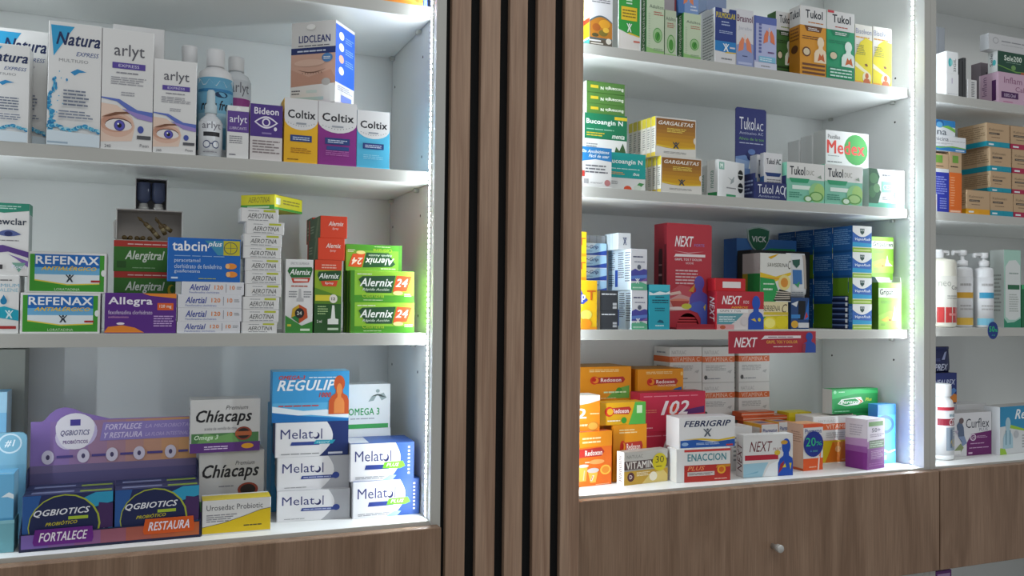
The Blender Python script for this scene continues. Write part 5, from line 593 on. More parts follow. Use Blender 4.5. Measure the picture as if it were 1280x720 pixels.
('medicine_carton','vitc',0.9189,0.3200,1.1828,0.0909,0.0700,0.0870,0.0,'middle white and orange banded vitamin carton of the right column','medicine box',None),
('medicine_carton','vitc',0.9183,0.3200,1.2697,0.0909,0.0700,0.0881,0.0,'top white and orange banded vitamin carton of the right column','medicine box',None),
('medicine_carton','enac',0.6245,0.0910,1.0890,0.1271,0.0393,0.0689,-4.4,'white and red carton with dark red base','medicine box',None),
('medicine_carton','febri',0.6359,0.1021,1.1579,0.1328,0.0550,0.0634,-4.0,'white carton with navy lettering and blue base band','medicine box',None),
('medicine_carton','vit30',0.4978,0.1076,1.0890,0.1138,0.0238,0.0667,7.8,'grey and gold vitamin carton with round yellow sticker','medicine box',None),
('medicine_carton','nextP',0.7888,0.0837,1.0890,0.1235,0.0279,0.0900,-4.9,'white carton with dark red bar and blue figure, front of the shelf','medicine box',None),
('medicine_carton','plaintext',0.7794,0.1751,1.0890,0.0565,0.0500,0.0968,0.0,'white carton mostly hidden behind the blue figure carton','medicine box',None),
('medicine_carton','pharmS',0.9309,0.1201,1.0890,0.0573,0.0505,0.1030,2.1,'orange and white carton with round blue discount sticker','medicine box',None),
('medicine_carton','pharm',0.8689,0.1978,1.0890,0.0470,0.0657,0.0962,0.0,'white carton with orange edges behind the blue figure carton','medicine box',None),
('medicine_carton','pharm',0.9347,0.2150,1.0890,0.0386,0.0500,0.0956,0.0,'white carton with orange edges beside the discount sticker carton','medicine box',None),
('medicine_carton','flatbase',0.9183,0.2620,1.0890,0.1038,0.0380,0.0936,0.0,'orange carton under the pair of flat ones','medicine box',None),
('medicine_carton','flatorange',0.9183,0.2620,1.1826,0.1298,0.0400,0.0101,0.0,'lower flat orange edged carton at the back','medicine box',None),
('medicine_carton','flatorange',0.8983,0.2620,1.1927,0.0961,0.0360,0.0103,0.0,'upper flat orange edged carton at the back','medicine box',None),
('medicine_carton','yellowbox',1.0169,0.2567,1.0890,0.0683,0.0435,0.1102,0.0,'plain yellow carton at the back of the bottom right shelf','medicine box',None),
('medicine_carton','yellowor',1.0610,0.1803,1.0890,0.1042,0.0600,0.0530,0.0,'yellow and orange carton under the white vitamin one','medicine box',None),
('medicine_carton','vitw',1.0478,0.1823,1.1420,0.1315,0.0600,0.0567,0.0,'white carton with orange vitamin band beside the purple one','medicine box',None),
('medicine_carton','purple',1.0758,0.0875,1.0890,0.0663,0.0563,0.1130,11.5,'white to purple carton with green strip, turned','medicine box',None),
('medicine_carton','bero',1.1464,0.1770,1.0890,0.0784,0.0400,0.1138,0.0,'lower green effervescent carton hidden behind the purple one','medicine box',None),
('medicine_carton','bero',1.1142,0.1729,1.2028,0.1420,0.0317,0.0579,0.0,'green effervescent carton with arrow swirl at the back','medicine box',None),
('medicine_carton','bluebox',1.1600,0.1200,1.0890,0.0559,0.0300,0.1387,0.0,'tall blue carton beside the lit strip on the bottom right shelf','medicine box',None),
('medicine_carton','greybox',1.3347,0.1450,1.9730,0.0563,0.0500,0.1789,0.0,'grey carton at the left end of the far right top shelf','medicine box',None),
('medicine_carton','whitegr',1.3471,0.1090,1.9730,0.0409,0.0500,0.0541,0.0,'lower small white carton on the far right top shelf','medicine box',None),
('medicine_carton','whitegr2',1.3463,0.1090,2.0271,0.0396,0.0500,0.0537,0.0,'upper small white carton with teal mark on the far right top shelf','medicine box',None),
('medicine_carton','darkslim',1.3826,0.1200,1.9730,0.0095,0.0600,0.0931,0.0,'left of two slim dark sleeves on the far right top shelf','medicine box',None),
('medicine_carton','darkslim',1.3950,0.1200,1.9730,0.0098,0.0600,0.1005,0.0,'right of two slim dark sleeves on the far right top shelf','medicine box',None),
('medicine_carton','slimlines',1.4161,0.1010,1.9730,0.0313,0.0300,0.0472,0.0,'short white lined carton beside the pink carton','medicine box',None),
('medicine_carton','mauve',1.6132,0.2150,1.9730,0.0540,0.0300,0.1401,0.0,'mauve carton standing behind the pink carton','medicine box',None),
('medicine_carton','pink',1.5918,0.1133,1.9730,0.1691,0.0546,0.0793,0.0,'wide pink carton with purple tag','medicine box',None),
('medicine_carton','sele',1.5901,0.1015,2.0523,0.1663,0.0271,0.0530,0.0,'dark green carton on the pink carton','medicine box',None),
('medicine_carton','topwhite',1.5776,0.1005,2.1053,0.2034,0.0249,0.0404,0.0,'wide white carton on the dark green carton','medicine box',None),
('medicine_carton','kraftnavy',1.3048,0.1040,1.6880,0.0604,0.0400,0.1411,0.0,'kraft and navy carton at the left end of the second shelf','medicine box',None),
('medicine_carton','kraftor',1.3572,0.1040,1.6880,0.0412,0.0400,0.1480,0.0,'kraft and orange carton beside the navy one','medicine box',None),
('medicine_carton','nicina',1.3168,0.1070,1.8360,0.1462,0.0500,0.0363,0.0,'white carton with green and blue wave on the kraft pair','medicine box',None),
('medicine_carton','icina',1.3052,0.1100,1.8724,0.1159,0.0400,0.0404,0.0,'blue and white carton on top of the wave carton','medicine box',None),
('medicine_carton','krafty',1.4350,0.1090,1.6880,0.0792,0.0500,0.0593,0.0,'yellow banded kraft carton in the bottom row','medicine box',None),
('medicine_carton','kraftt',1.5166,0.1090,1.6880,0.0802,0.0500,0.0593,0.0,'turquoise banded kraft carton in the bottom row','medicine box',None),
('medicine_carton','kraftc',1.6010,0.1090,1.6880,0.0846,0.0500,0.0593,0.0,'crimson banded kraft carton in the bottom row','medicine box',None),
('medicine_carton','kraftt',1.5176,0.1295,1.7473,0.0729,0.0850,0.0527,0.0,'lowest of three turquoise banded kraft cartons above the bottom row','medicine box',None),
('medicine_carton','kraftt',1.5172,0.1295,1.7999,0.0738,0.0850,0.0610,0.0,'middle of three turquoise banded kraft cartons above the bottom row','medicine box',None),
('medicine_carton','kraftt',1.5080,0.1295,1.8609,0.0807,0.0850,0.0589,0.0,'topmost of three turquoise banded kraft cartons above the bottom row','medicine box',None),
('medicine_carton','kraftc',1.6029,0.1120,1.7473,0.0891,0.0500,0.0527,0.0,'lowest of three crimson banded kraft cartons at the picture edge','medicine box',None),
('medicine_carton','kraftc',1.6030,0.1120,1.7999,0.0892,0.0500,0.0610,0.0,'middle of three crimson banded kraft cartons at the picture edge','medicine box',None),
('medicine_carton','kraftc',1.6002,0.1120,1.8609,0.0950,0.0500,0.0589,0.0,'topmost of three crimson banded kraft cartons at the picture edge','medicine box',None),
('medicine_carton','tallwhite',1.5611,0.1750,1.4090,0.0727,0.0500,0.1921,0.0,'tall white carton behind the blue label pump bottle','medicine box',None),
('medicine_carton','tallgreen',1.5753,0.1200,1.4090,0.0608,0.0400,0.1973,0.0,'tall white and mint carton with rounded panel','medicine box',None),
('medicine_carton','darkgreen',1.6307,0.1250,1.4090,0.0442,0.0500,0.1094,0.0,'dark green carton at the picture edge','medicine box',None),
('medicine_carton','bluedark2',1.4701,0.2500,1.0890,0.0998,0.0600,0.1196,0.0,'dark blue carton hidden behind the white bottle','medicine box',None),
('medicine_carton','bluedark',1.4685,0.2500,1.2086,0.1084,0.0600,0.0779,0.0,'dark blue carton with orange corner under the navy pouch','medicine box',None),
('medicine_carton','pnv',1.4691,0.2450,1.2864,0.1044,0.0300,0.0681,0.0,'pnv x x x','medicine box',None),
('medicine_carton','curflex',1.4554,0.1433,1.0890,0.1378,0.0500,0.1072,0.8,'white and purple carton with running figure','medicine box',None),
('medicine_carton','plainwhite',1.5533,0.2300,1.0890,0.1080,0.0600,0.1161,0.0,'white carton lying behind the running figure carton','medicine box',None),
('medicine_carton','rebi',1.6293,0.1303,1.0890,0.2051,0.0421,0.1202,5.7,'white and blue carton with skeleton figure at the picture edge','medicine box',None),
]
# ------------------------------------------------------------------ room shell
def struct(name, x0, y0, z0, x1, y1, z1, m):
    b = MB(); b.box(x0, y0, z0, x1, y1, z1, m, 0); o = b.obj(name); o['kind'] = 'structure'; return o
struct('wall_back', -1.6, .40, 0, 2.6, .48, 2.9, melamine('wall_paint', '#c9c8c4'))
struct('floor', -1.6, -3.4, -.06, 2.6, .48, 0, melamine('floor_tile', '#b9b3aa'))

# ------------------------------------------------------------------ shelving units
def led_strip(parent, x, y, z0, sx, pitch=.0092, n=100, power=1.0):
    """adhesive LED tape on a side panel; sx = -1 faces -x, +1 faces +x"""
    e = MB(); e.box(min(x, x + sx * .0012), y - .004, z0, max(x, x + sx * .0012), y + .004, z0 + n * pitch, '#e6e6e0', .0002)
    tape = e.obj('led_strip', parent); first = None
    for i in range(n):
        if first is None:
            d = MB(); a, b_ = sorted((sx * .0012, sx * .0034)); xe = sx * .00345
            d.box(a, -.0032, -.0029, b_, .0032, .0029, '#ecece4', .0003)
            d.add([(xe, -.0029, -.0026), (xe, .0029, -.0026), (xe, .0029, .0026), (xe, -.0029, .0026)], [(0, 1, 2, 3)], mat('#eef8ff', .5, emit=LED_POWER * power)); first = d.mesh('led')
        o = bpy.data.objects.new('led', first); COL.objects.link(o); o.parent = tape; o.location = (x, y, z0 + (i + .5) * pitch)
def unit(label, x0, x1, yf, yb, pf, zs, led, zdraw, ydraw, dx0, dx1, knob=None, holes=(), lpanel=True, pins=(), led_left=False, power=1.0):
    """x0..x1 clear width, yf shelf front, pf panel front, yb back, zs shelf top heights (bottom first)"""
    u = tag(empty('shelving_unit', ((x0 + x1) / 2, yf, 0)), label, 'shelf unit', 'white pharmacy shelving units')
    ox, oy = u.location.x, u.location.y
    def part(name, *boxes, m=WHITE, c=.0008, par=u):
        b = MB()
        for q in boxes: b.box(q[0] - ox, q[1] - oy, q[2], q[3] - ox, q[4] - oy, q[5], m, c)
        return b.obj(name, par)
    top = 2.40
    t = .0178
    def banded(b, q):          # board with a greyer edge band along its front
        b.box(q[0] - ox, q[1] + .001 - oy, q[2], q[3] - ox, q[4] - oy, q[5], WHITE, .0004); b.box(q[0] - ox, q[1] - oy, q[2], q[3] - ox, q[1] + .001 - oy, q[5], EDGE, .0004)
    if lpanel: sp = MB(); banded(sp, (x0 - t, pf, 0, x0, yb + .012, top)); sp.obj('side_panel', u)
    sp = MB(); banded(sp, (x1, pf, 0, x1 + t, yb + .012, top))
    for (y, z) in holes:
        sp.lathe([(.0026, x1 - ox - .0002), (.0026, x1 - ox + .0001)], HOLE, 10, y - oy, z, axis='x', smooth=False)
    sp.obj('side_panel', u)
    part('back_panel', (x0, yb, 0, x1, yb + .012, top))
    for i, z in enumerate(zs):
        y0 = pf if i == 0 else yf
        sh = MB(); banded(sh, (x0 + .0012, y0, z - .0205, x1 - .0012, yb - .0028, z)); sh.obj('shelf', u)
    part('shelf', (x0 + .0004, yf, 2.30, x1 - .0004, yb, 2.3205))
    part('shelf', (x0 + .0004, yf, .56, x1 - .0004, yb, .58))
    part('plinth', (x0 + .0004, pf + .02, 0, x1 - .0004, pf + .038, .08))
    df = part('drawer_front', (dx0, ydraw, zdraw - .2255, dx1, pf - .001, zdraw), m=WOODD, c=.0012)
    if knob:
        k = MB(); k.lathe([(.0052, 0), (.0052, .014), (.0078, .016), (.0082, .026), (.0074, .0275)], METAL, 22, 0, 0, axis='y')
        kk = k.obj('knob', df, (knob[0] - ox, ydraw - oy, knob[1]))
    for (y, z) in pins:
        b = MB(); b.box(x1 - .009 - ox, y - .005 - oy, z - .0075, x1 - ox, y + .005 - oy, z, METAL, .001); b.obj('shelf_pin', u)
    if led: 
        led_strip(u, x1 - ox, led - oy, zs[0] + .003, -1, .0092 if x1 < .5 else .0113, power=power)
    if led_left:
        led_strip(u, x0 - ox, yf - .012 - oy, zs[0] + .003, 1, .0113, power=power)
    return u
unit('white shelving unit with the eye care boxes, left of the slatted panel', -.80, 0.0, 0.0, .27, -.027, (1.083, 1.401, 1.681, 1.970), -.0085, 1.0765, -.05, -.815, .0125,
     holes=((.054, 1.897), (.248, 1.887), (.053, 1.716), (.056, 1.61), (.249, 1.605), (.062, 1.43), (.24, 1.331), (.06, 1.329)), led_left=True,  # left strip of this unit is unseen, added to brighten the shelf interior
     pins=((.07, 1.9495), (.255, 1.9495), (.07, 1.6605), (.25, 1.6605), (.078, 1.3805)))
unit('white shelving unit with the cough syrup boxes, between slatted panel and far right unit', .287, 1.2, .08, .362, .034, (1.089, 1.4045, 1.688, 1.973), .066, 1.0845, .011, .2875, 1.2222, knob=(.7512, .9598), power=1.4,
     holes=((.12, 2.008), (.121, 1.902), (.327, 1.33), (.123, 1.331)), pins=((.123, 1.9525), (.33, 1.9525), (.124, 1.6675), (.126, 1.384)), led_left=True)
unit('white shelving unit at the right picture edge with the pump bottles', 1.2362, 2.02, .08, .362, .034, (1.089, 1.409, 1.688, 1.973), None, 1.0845, .011, 1.2256, 2.03, led_left=True, power=.6)

# slatted panel
pl = tag(empty('slatted_panel', (.155, -.008, 0)), 'walnut slats on black backing between the two shelving units', 'wall panel')
b = MB(); b.box(-.134, 0, 0, .1315, .03, 2.42, FELT, 0); b.obj('backing', pl)
for x0, x1 in ((.0298, .0652), (.0848, .1207), (.1391, .1734), (.1934, .2287), (.2484, .2866)):
    b = MB(); b.box(-(x1 - x0) / 2, -.0125, 0, (x1 - x0) / 2, -.0002, 2.42, WOOD, .0009); b.obj('slat', pl, ((x0 + x1) / 2 - .155, 0, 0))

# ------------------------------------------------------------------ cartons
GROUPS = {'natura': 'white cartons with blue splash', 'naturabig': 'white cartons with blue splash', 'arlyt': 'white cartons with violet eye photo', 'coltixY': 'cartons with round white top panel', 'coltixP': 'cartons with round white top panel', 'coltixB': 'cartons with round white top panel',
  'refenax': 'blue and green framed cartons', 'alergi': 'green cartons with red band', 'alertial': 'low white cartons with blue lettering', 'aerotina': 'column of small white cartons', 'alernixS': 'green spray cartons', 'alernixO': 'lying orange ended cartons', 'alernix24': 'lime green cartons with orange number', 'alernix24u': 'lime green cartons with orange number',
  'chia': 'grey cartons with black script', 'chiaU': 'grey cartons with black script', 'melat': 'sleep aid cartons', 'melatdark': 'sleep aid cartons', 'melatplus': 'sleep aid cartons', 'regside': 'light blue cartons behind the stack', 'omega': 'white cartons with green base line', 'bronq': 'pale green cough cartons', 'bronq2': 'pale green cough cartons',
  'tukolam': 'cough syrup cartons with chest figure', 'tukolgr': 'cough syrup cartons with chest figure', 'tukoldk': 'cough syrup cartons with chest figure', 'bisol': 'yellow and white syrup cartons', 'bucoT': 'throat lozenge cartons', 'bucoD': 'throat lozenge cartons', 'bucoflip': 'thin green cartons', 'garga': 'amber lozenge cartons', 'greenM': 'white cartons with green tab',
  'tukac': 'white and blue cartons in the navy display', 'tukolduc': 'mint green lozenge cartons', 'medex': 'white cartons with green disc', 'gripTb': 'pile of yellow cartons', 'ggrip': 'pile of low blue and white cartons', 'wpurp': 'white cartons with purple wave', 'blackbox': 'black cartons', 'vapo': 'blue and white jar cartons', 'vapog': 'blue and white jar cartons', 'tin': 'flat striped navy cartons',
  'gripab': 'lime green syrup cartons', 'redox': 'orange vitamin cartons', 'redoxB': 'orange vitamin cartons', 'redoxS': 'orange vitamin cartons', 'one02': 'pink red numbered cartons', 'vitc': 'white and orange banded vitamin cartons', 'pharm': 'white cartons with orange edges', 'pharmS': 'white cartons with orange edges', 'flatorange': 'flat orange edged cartons', 'bero': 'green effervescent cartons',
  'darkslim': 'slim dark sleeves', 'whitegr': 'small white cartons on the far right', 'whitegr2': 'small white cartons on the far right', 'kraftt': 'banded kraft cartons', 'kraftc': 'banded kraft cartons', 'krafty': 'banded kraft cartons', 'kraftnavy': 'kraft topped cartons', 'kraftor': 'kraft topped cartons', 'qgbox': 'navy probiotic cartons in the display'}
CM = {}
def carton_mesh(des, w_, d_, h_):
    k = (des, round(w_, 3), round(d_, 3), round(h_, 3))
    if k not in CM:
        base, faces = D[des]; b = MB(); b.box(-w_ / 2, -d_ / 2, 0, w_ / 2, d_ / 2, h_, base, .0005)
        for f, it in faces.items(): deco(b, it, face_map(f, w_, d_, h_))
        if 'T' not in faces:      # tuck flap seam
            deco(b, [R_(.06, .12, .94, .16, '#b9b9b6')], face_map('T', w_, d_, h_))
        CM[k] = b.mesh('medicine_carton')
    return CM[k]
BY = {}
def carton(name, des, x, y, z, w_, d_, h_, yaw, label, cat, group=None):
    o = bpy.data.objects.new(name, carton_mesh(des, w_, d_, h_)); COL.objects.link(o)
    o.location = (x, y, z + .0002); o.rotation_euler = (0, 0, math.radians(yaw)); tag(o, label, cat, group or GROUPS.get(des)); BY[label] = o
    return o
SPEC = {}
for row in TABLE:
    if row[1] in ('qg', 'tkd', 'red', 'vik', 'pou', 'grf', 'pnv', 'TRY', 'MINI'): SPEC[row[1]] = row
    else: carton(*row)

# round stickers stuck on two cartons (they move with the carton)
def sticker(parent, w_, d_, u, v, r, col, items, name, h_, label):
    b = MB(); n = 28; X = -w_ / 2 + w_ * u; Z = h_ * v; Y = -d_ / 2 - .0018
    pts = [(X + r * math.cos(2 * math.pi * i / n), Z + r * math.sin(2 * math.pi * i / n)) for i in range(n)]
    b.prism(pts, Y, Y + .0004, col); deco(b, items, lambda a, c, o: (X - r + 2 * r * a, Y - o, Z - r + 2 * r * c))
    s = b.obj(name, parent); s['label'] = label
for row in TABLE:
    if row[1] == 'pharmS': sticker(BY[row[9]], row[5], row[6], .5, .57, .0285, '#1d2f86', [T_('20', .1, .42, .6, .76, '#2fc07a', 'n'), T_('%', .62, .44, .92, .6, '#2fc07a', 'n'), P_('#3f7ab0', (.3, .2), (.36, .28), (.42, .2)), R_(.45, .19, .7, .26, '#3f7a90')], 'discount_sticker', row[7], 'round dark blue sticker with green 20%')
    if row[1] == 'vit30': sticker(BY[row[9]], row[5], row[6], .8, .62, .0185, '#d8c81c', [T_('30', .2, .46, .8, .84, '#4a4a1c', 'n'), L_(.25, .2, .75, .34, 1, '#7a7020')], 'price_sticker', row[7], 'round yellow sticker with number 30')

# ------------------------------------------------------------------ counter displays
# purple probiotic display with back card
r = SPEC['qg']; x, y, z, w_, d_, h_ = r[2:8]
g = tag(empty('counter_display', (x, y, z + .0002), math.radians(r[8])), 'purple and orange cardboard counter display holding four navy probiotic cartons', 'display')
X, Y = w_ / 2, d_ / 2
b = MB(); NB = '#1c2242'
b.box(-X, -Y + .002, 0, X, Y, .0025, NB, 0)
b.prism([(-X, 0), (X, 0), (X, h_ * .5), (-X, h_ * .5)], Y - .002, Y, '#6a5f8a')
for sx in (-X, X - .0018):
    b.add([(sx, -Y + .002, 0), (sx, Y, 0), (sx, Y, .105), (sx, Y - .02, .105), (sx, -Y + .05, h_ + .03), (sx, -Y + .002, h_)] + [(sx + .0018, -Y + .002, 0), (sx + .0018, Y, 0), (sx + .0018, Y, .105), (sx + .0018, Y - .02, .105), (sx + .0018, -Y + .05, h_ + .03), (sx + .0018, -Y + .002, h_)],
          [(0, 1, 2, 3, 4, 5), (6, 7, 8, 9, 10, 11)] + [(i, (i + 1) % 6, (i + 1) % 6 + 6, i + 6) for i in range(6)], NB)
b.obj('tray', g)
b = MB(); lipc = ['#7a62a8', '#84609c', '#8c5c8a', '#985a6c', '#a85a4c', '#b05a38', '#b45f34']
b.box(-X, -Y, 0, X, -Y + .0018, h_, NB, 0)
P = lambda u, v, o: (-X + w_ * u, -Y - o, h_ * v)
deco(b, [R_(.01 + .14 * i, .16, .01 + .14 * (i + 1), .94, c) for i, c in enumerate(lipc)], P)
b.obj('front_lip', g)
def tagplate(u0, u1, v0, v1, col, txt):
    b = MB(); pts = [(u0 + .008, v0), (u1, v0), (u1 + .006, v0 + .006), (u1, v1), (u0 + .012, v1), (u0, v0 + .005)]
    b.prism([(-X + w_ * (a if 0 else p), q) for (p, q) in [(pp, qq) for pp, qq in pts]], -Y - .0016, -Y - .0001, col)
    deco(b, [T_(txt, .1, .22, .92, .8, '#efe6f0', 'bi')], lambda a, c, o: (-X + w_ * (u0 + (u1 - u0) * a), -Y - .0016 - o, v0 + (v1 - v0) * c))
    b.obj('name_plate', g)
tagplate(.07, .385, .008, .031, '#6a2284', 'FORTALECE'); tagplate(.665, .955, .011, .034, '#d4581c', 'RESTAURA')
b = MB(); hc = .176; outl = [(-X + .002, .0025), (X - .002, .0025), (X - .002, hc)]
bump = [(-.01, hc + .001), (-.05, hc + .012), (-.062, hc + .0185), (-.075, hc + .0215), (-.086, hc + .0195), (-.096, hc + .012), (-.104, hc + .002), (-.108, hc)]
outl += bump + [(-X + .002, hc)]
b.prism(outl, Y - .006, Y - .0045, '#8d73b6')
PC = lambda u, v, o: (-X + .002 + (w_ - .004) * u, Y - .006 - o, (hc + .0215) * v)
cc = ['#8d73b6', '#9277b0', '#987aa6', '#a07e9c', '#a98391', '#b58a85', '#c0917a', '#c8966f', '#cc9a6a']
its = [R_(i / 9, .5, (i + 1) / 9, .888, c) for i, c in enumerate(cc)] + [R_(0, 0, 1, .48, '#5f5a86'), R_(0, .48, 1, .54, '#75698f')]
its += [E_(.215, .76, .075, .1, '#d5cde4'), E_(.3, .8, .085, .12, '#c3b6dc'), P_('#e6e2ea', *[(.255 + .112 * math.cos(t) * (1 + .08 * math.sin(3 * t)), .805 + .155 * math.sin(t) * (1 + .06 * math.cos(2 * t))) for t in [i * math.pi / 12 for i in range(24)]]),
        R_(.225, .85, .285, .9, '#4a3f94'), T_('QGBIOTICS', .17, .765, .34, .815, '#5c5a86', 'bi'), T_('PROBIÓTICOS', .185, .705, .33, .74, '#6a4a8a', 'b'),
        P_('#8f80c0', (.4, .72), (.42, .868), (.97, .868), (.96, .72)), T_('FORTALECE', .43, .806, .655, .852, '#d8cde8', 'bi'), T_('LA MICROBIOTA', .675, .81, .945, .84, '#c4b6dc', 'i'), T_('Y RESTAURA', .425, .738, .655, .784, '#d8cde8', 'bi'), T_('LA FLORA INTESTINAL', .675, .742, .945, .772, '#c4b6dc', 'i')]
for cu in (.1, .305, .475, .64, .835):
    its += [E_(cu, .605, .036, .056, '#cfc8da'), E_(cu, .605, .011, .02, '#4a4266'), R_(cu + .05, .596, cu + (.145 if cu < .8 else .11), .615, '#4f4688')]
deco(b, its, PC); b.obj('back_card', g)
des('qgbox', '#232c5c', [P_('#2a5a9c', (0, 0), (0, 1), (.2, 1), (.12, .5), (.2, 0)), P_('#2f9ac0', (.66, .9), (.8, 1), (1, 1), (1, .8), (.8, .72)), P_('#1f8ab0', (.86, .1), (1, .4), (1, .05)), P_('#452a5c', (.8, .3), (.84, .8), (1, .76), (1, .3)),
    E_(.46, .4, .4, .6, '#a8b43a'), E_(.455, .4, .384, .575, '#1d2650'), T_('QGBIOTICS', .12, .58, .74, .72, '#e6e8ee', 'bi', .02), R_(.5, .51, .72, .57, '#a8c23a'), T_('PROBIÓTICO', .25, .41, .6, .49, '#c8be2c', 'bi', .02), P_('#8a94a8', (.78, .2), (.9, .3), (.94, .28), (.82, .16)), P_('#8a94a8', (.8, .1), (.94, .18), (.97, .15), (.84, .06))],
    T=[R_(0, 0, 1, 1, '#30375c'), R_(.08, .3, .55, .6, '#7f86a8'), R_(.62, .2, .98, .5, '#8aa03c')])
cth = math.cos(g.rotation_euler.z); sth = math.sin(g.rotation_euler.z)
wb = (w_ - .0085) / 2
for i, (lx, ly, lab) in enumerate(((-wb / 2 - .0012, -Y + .0235, 'front left navy carton in the purple counter display'), (wb / 2 + .0012, -Y + .0235, 'front right navy carton in the purple counter display'),
        (-wb / 2 - .0012, -Y + .0655, 'rear left navy carton in the purple counter display'), (wb / 2 + .0012, -Y + .0655, 'rear right navy carton in the purple counter display'))):
    carton('medicine_carton', 'qgbox', x + lx * cth - ly * sth, y + lx * sth + ly * cth, z + .0027, wb, .04, .0775, r[8], lab, 'medicine box')

# light blue rounded display card behind the left end cartons
b = MB(); pts = [(-.0225, 0), (.0225, 0)] + [(.0225 - .009 + .009 * math.cos(t), .163 - .009 + .009 * math.sin(t)) for t in (0, .5, 1.05, 1.57)] + [(-.0225 + .009 - .009 * math.cos(t), .163 - .009 + .009 * math.sin(t)) for t in (1.57, 1.05, .5, 0)]
b.prism(pts, -.004, .004, '#7fb4cc')
deco(b, [E_(.5, .9, .36, .095, '#cfe2ec'), E_(.5, .9, .31, .08, '#7fb4cc'), T_('#1', .34, .865, .66, .935, '#eaf3f8', 'bi'), R_(.0, .0, 1, .7, '#74aac4')], lambda u, v, o: (-.0225 + .045 * u, -.004 - o, .163 * v))
tag(b.obj('display_card', None, (-.6405, .085, 1.0832)), 'pale blue rounded display card with number one badge, left of the purple display', 'display card')

# navy cough display with tall header
r = SPEC['tkd']; x, y, z, w_, d_, h_ = r[2:8]; X, Y = w_ / 2, d_ / 2
g = tag(empty('counter_display', (x, y, z + .0002)), 'navy cardboard display with tall header card and white lettering', 'display')
b = MB(); b.box(-X, -Y, 0, X, Y, .0016, '#232c5e', 0); b.box(-X, -Y, .0016, X, -Y + .0016, h_, '#262f66', 0); b.box(X - .0016, -Y + .0016, .0016, X, Y - .003, h_ * 1.5, '#232c5e', 0); b.box(-X, -Y + .0016, .0016, -X + .0016, Y - .003, h_ * 1.5, '#232c5e', 0)
deco(b, [T_('Tukol AC', .08, .34, .92, .86, '#dfe3ec', 'n'), T_('Antitusivo', .1, .12, .78, .26, '#a8b2cc', 'n'), P_('#cfd6e4', (.97, .1), (.9, .4), (.93, .75), (1, .8), (.96, .6), (.95, .4))], lambda u, v, o: (-X + w_ * u, -Y - o, h_ * v))
deco(b, [L_(.1, .2, .9, .8, 4, '#8f9cc0'), P_('#4a6ab0', (0, .7), (0, 1), (.5, .9))], lambda u, v, o: (-X - o, Y - .003 - (d_ - .0046) * u, h_ * 1.5 * v)); b.obj('tray', g)
b = MB(); hh = .215; pts = [(-X, .0016), (X, .0016), (X, hh - .004), (X - .004, hh), (-X + .004, hh), (-X, hh - .004)]
b.prism(pts, Y - .003, Y - .0008, '#2a3270')
deco(b, [P_('#6f90c4', (0, .0), (0, .48), (.3, .5), (.7, .46), (1, .5), (1, 0)), P_('#93aed4', (0, .36), (0, .46), (.4, .44), (1, .47), (1, .4), (.5, .36)), P_('#3c64a8', (0, 0), (0, .3), (.5, .2), (1, .3), (1, 0)), T_('Tukol', .12, .77, .64, .9, '#e6e8f0', 'n'), T_('AC', .67, .77, .9, .85, '#e6e8f0', 'n'), T_('Antitusivo AC', .12, .72, .9, .75, '#b8c0d8', 'n'), T_('Alivio de la tos', .1, .66, .92, .69, '#6fae5a', 'n'), L_(.12, .62, .9, .64, 1, '#b8c0d8'),
    E_(.52, .5, .16, .06, '#1f2a60'), E_(.52, .54, .12, .03, '#5a78b0'), P_('#e0e8e4', (.46, .45), (.6, .45), (.64, .36), (.42, .36)), P_('#6fae5a', (.48, .4), (.58, .42), (.6, .37))] + [R_(.1 + .13 * i, .2 + .04 * (i % 3), .16 + .13 * i, .215 + .04 * (i % 3), '#b8cce4') for i in range(6)],
    lambda u, v, o: (-X + w_ * u, Y - .003 - o, hh * v)); b.obj('header_card', g)

# tall red dispenser with half-moon opening
r = SPEC['red']; x, y, z, w_, d_, h_ = r[2:8]; X, Y = w_ / 2, d_ / 2
g = tag(empty('sachet_dispenser', (x, y, z + .0002)), 'tall red cardboard dispenser with half-moon opening and blue figure', 'display')
b = MB(); RC = '#a8303c'
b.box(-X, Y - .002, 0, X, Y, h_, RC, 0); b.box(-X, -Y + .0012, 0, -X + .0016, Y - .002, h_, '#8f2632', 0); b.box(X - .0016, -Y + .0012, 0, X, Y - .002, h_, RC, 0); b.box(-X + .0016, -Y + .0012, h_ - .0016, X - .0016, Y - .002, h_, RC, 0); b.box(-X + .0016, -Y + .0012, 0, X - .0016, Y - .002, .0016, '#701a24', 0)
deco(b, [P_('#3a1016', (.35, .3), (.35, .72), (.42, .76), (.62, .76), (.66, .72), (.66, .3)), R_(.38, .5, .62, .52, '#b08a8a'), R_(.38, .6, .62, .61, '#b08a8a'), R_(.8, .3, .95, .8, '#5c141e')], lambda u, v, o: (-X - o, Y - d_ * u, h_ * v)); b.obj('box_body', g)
b = MB(); n = 14; pts = [(-X, 0), (-.031, 0)] + [(-.029 * math.cos(math.pi * i / n), .034 * math.sin(math.pi * i / n)) for i in range(n + 1)] + [(.031, 0), (X + .006, 0), (X + .006, h_ * .985), (X, h_), (-X, h_)]
b.prism(pts, -Y, -Y + .0012, '#b23440')
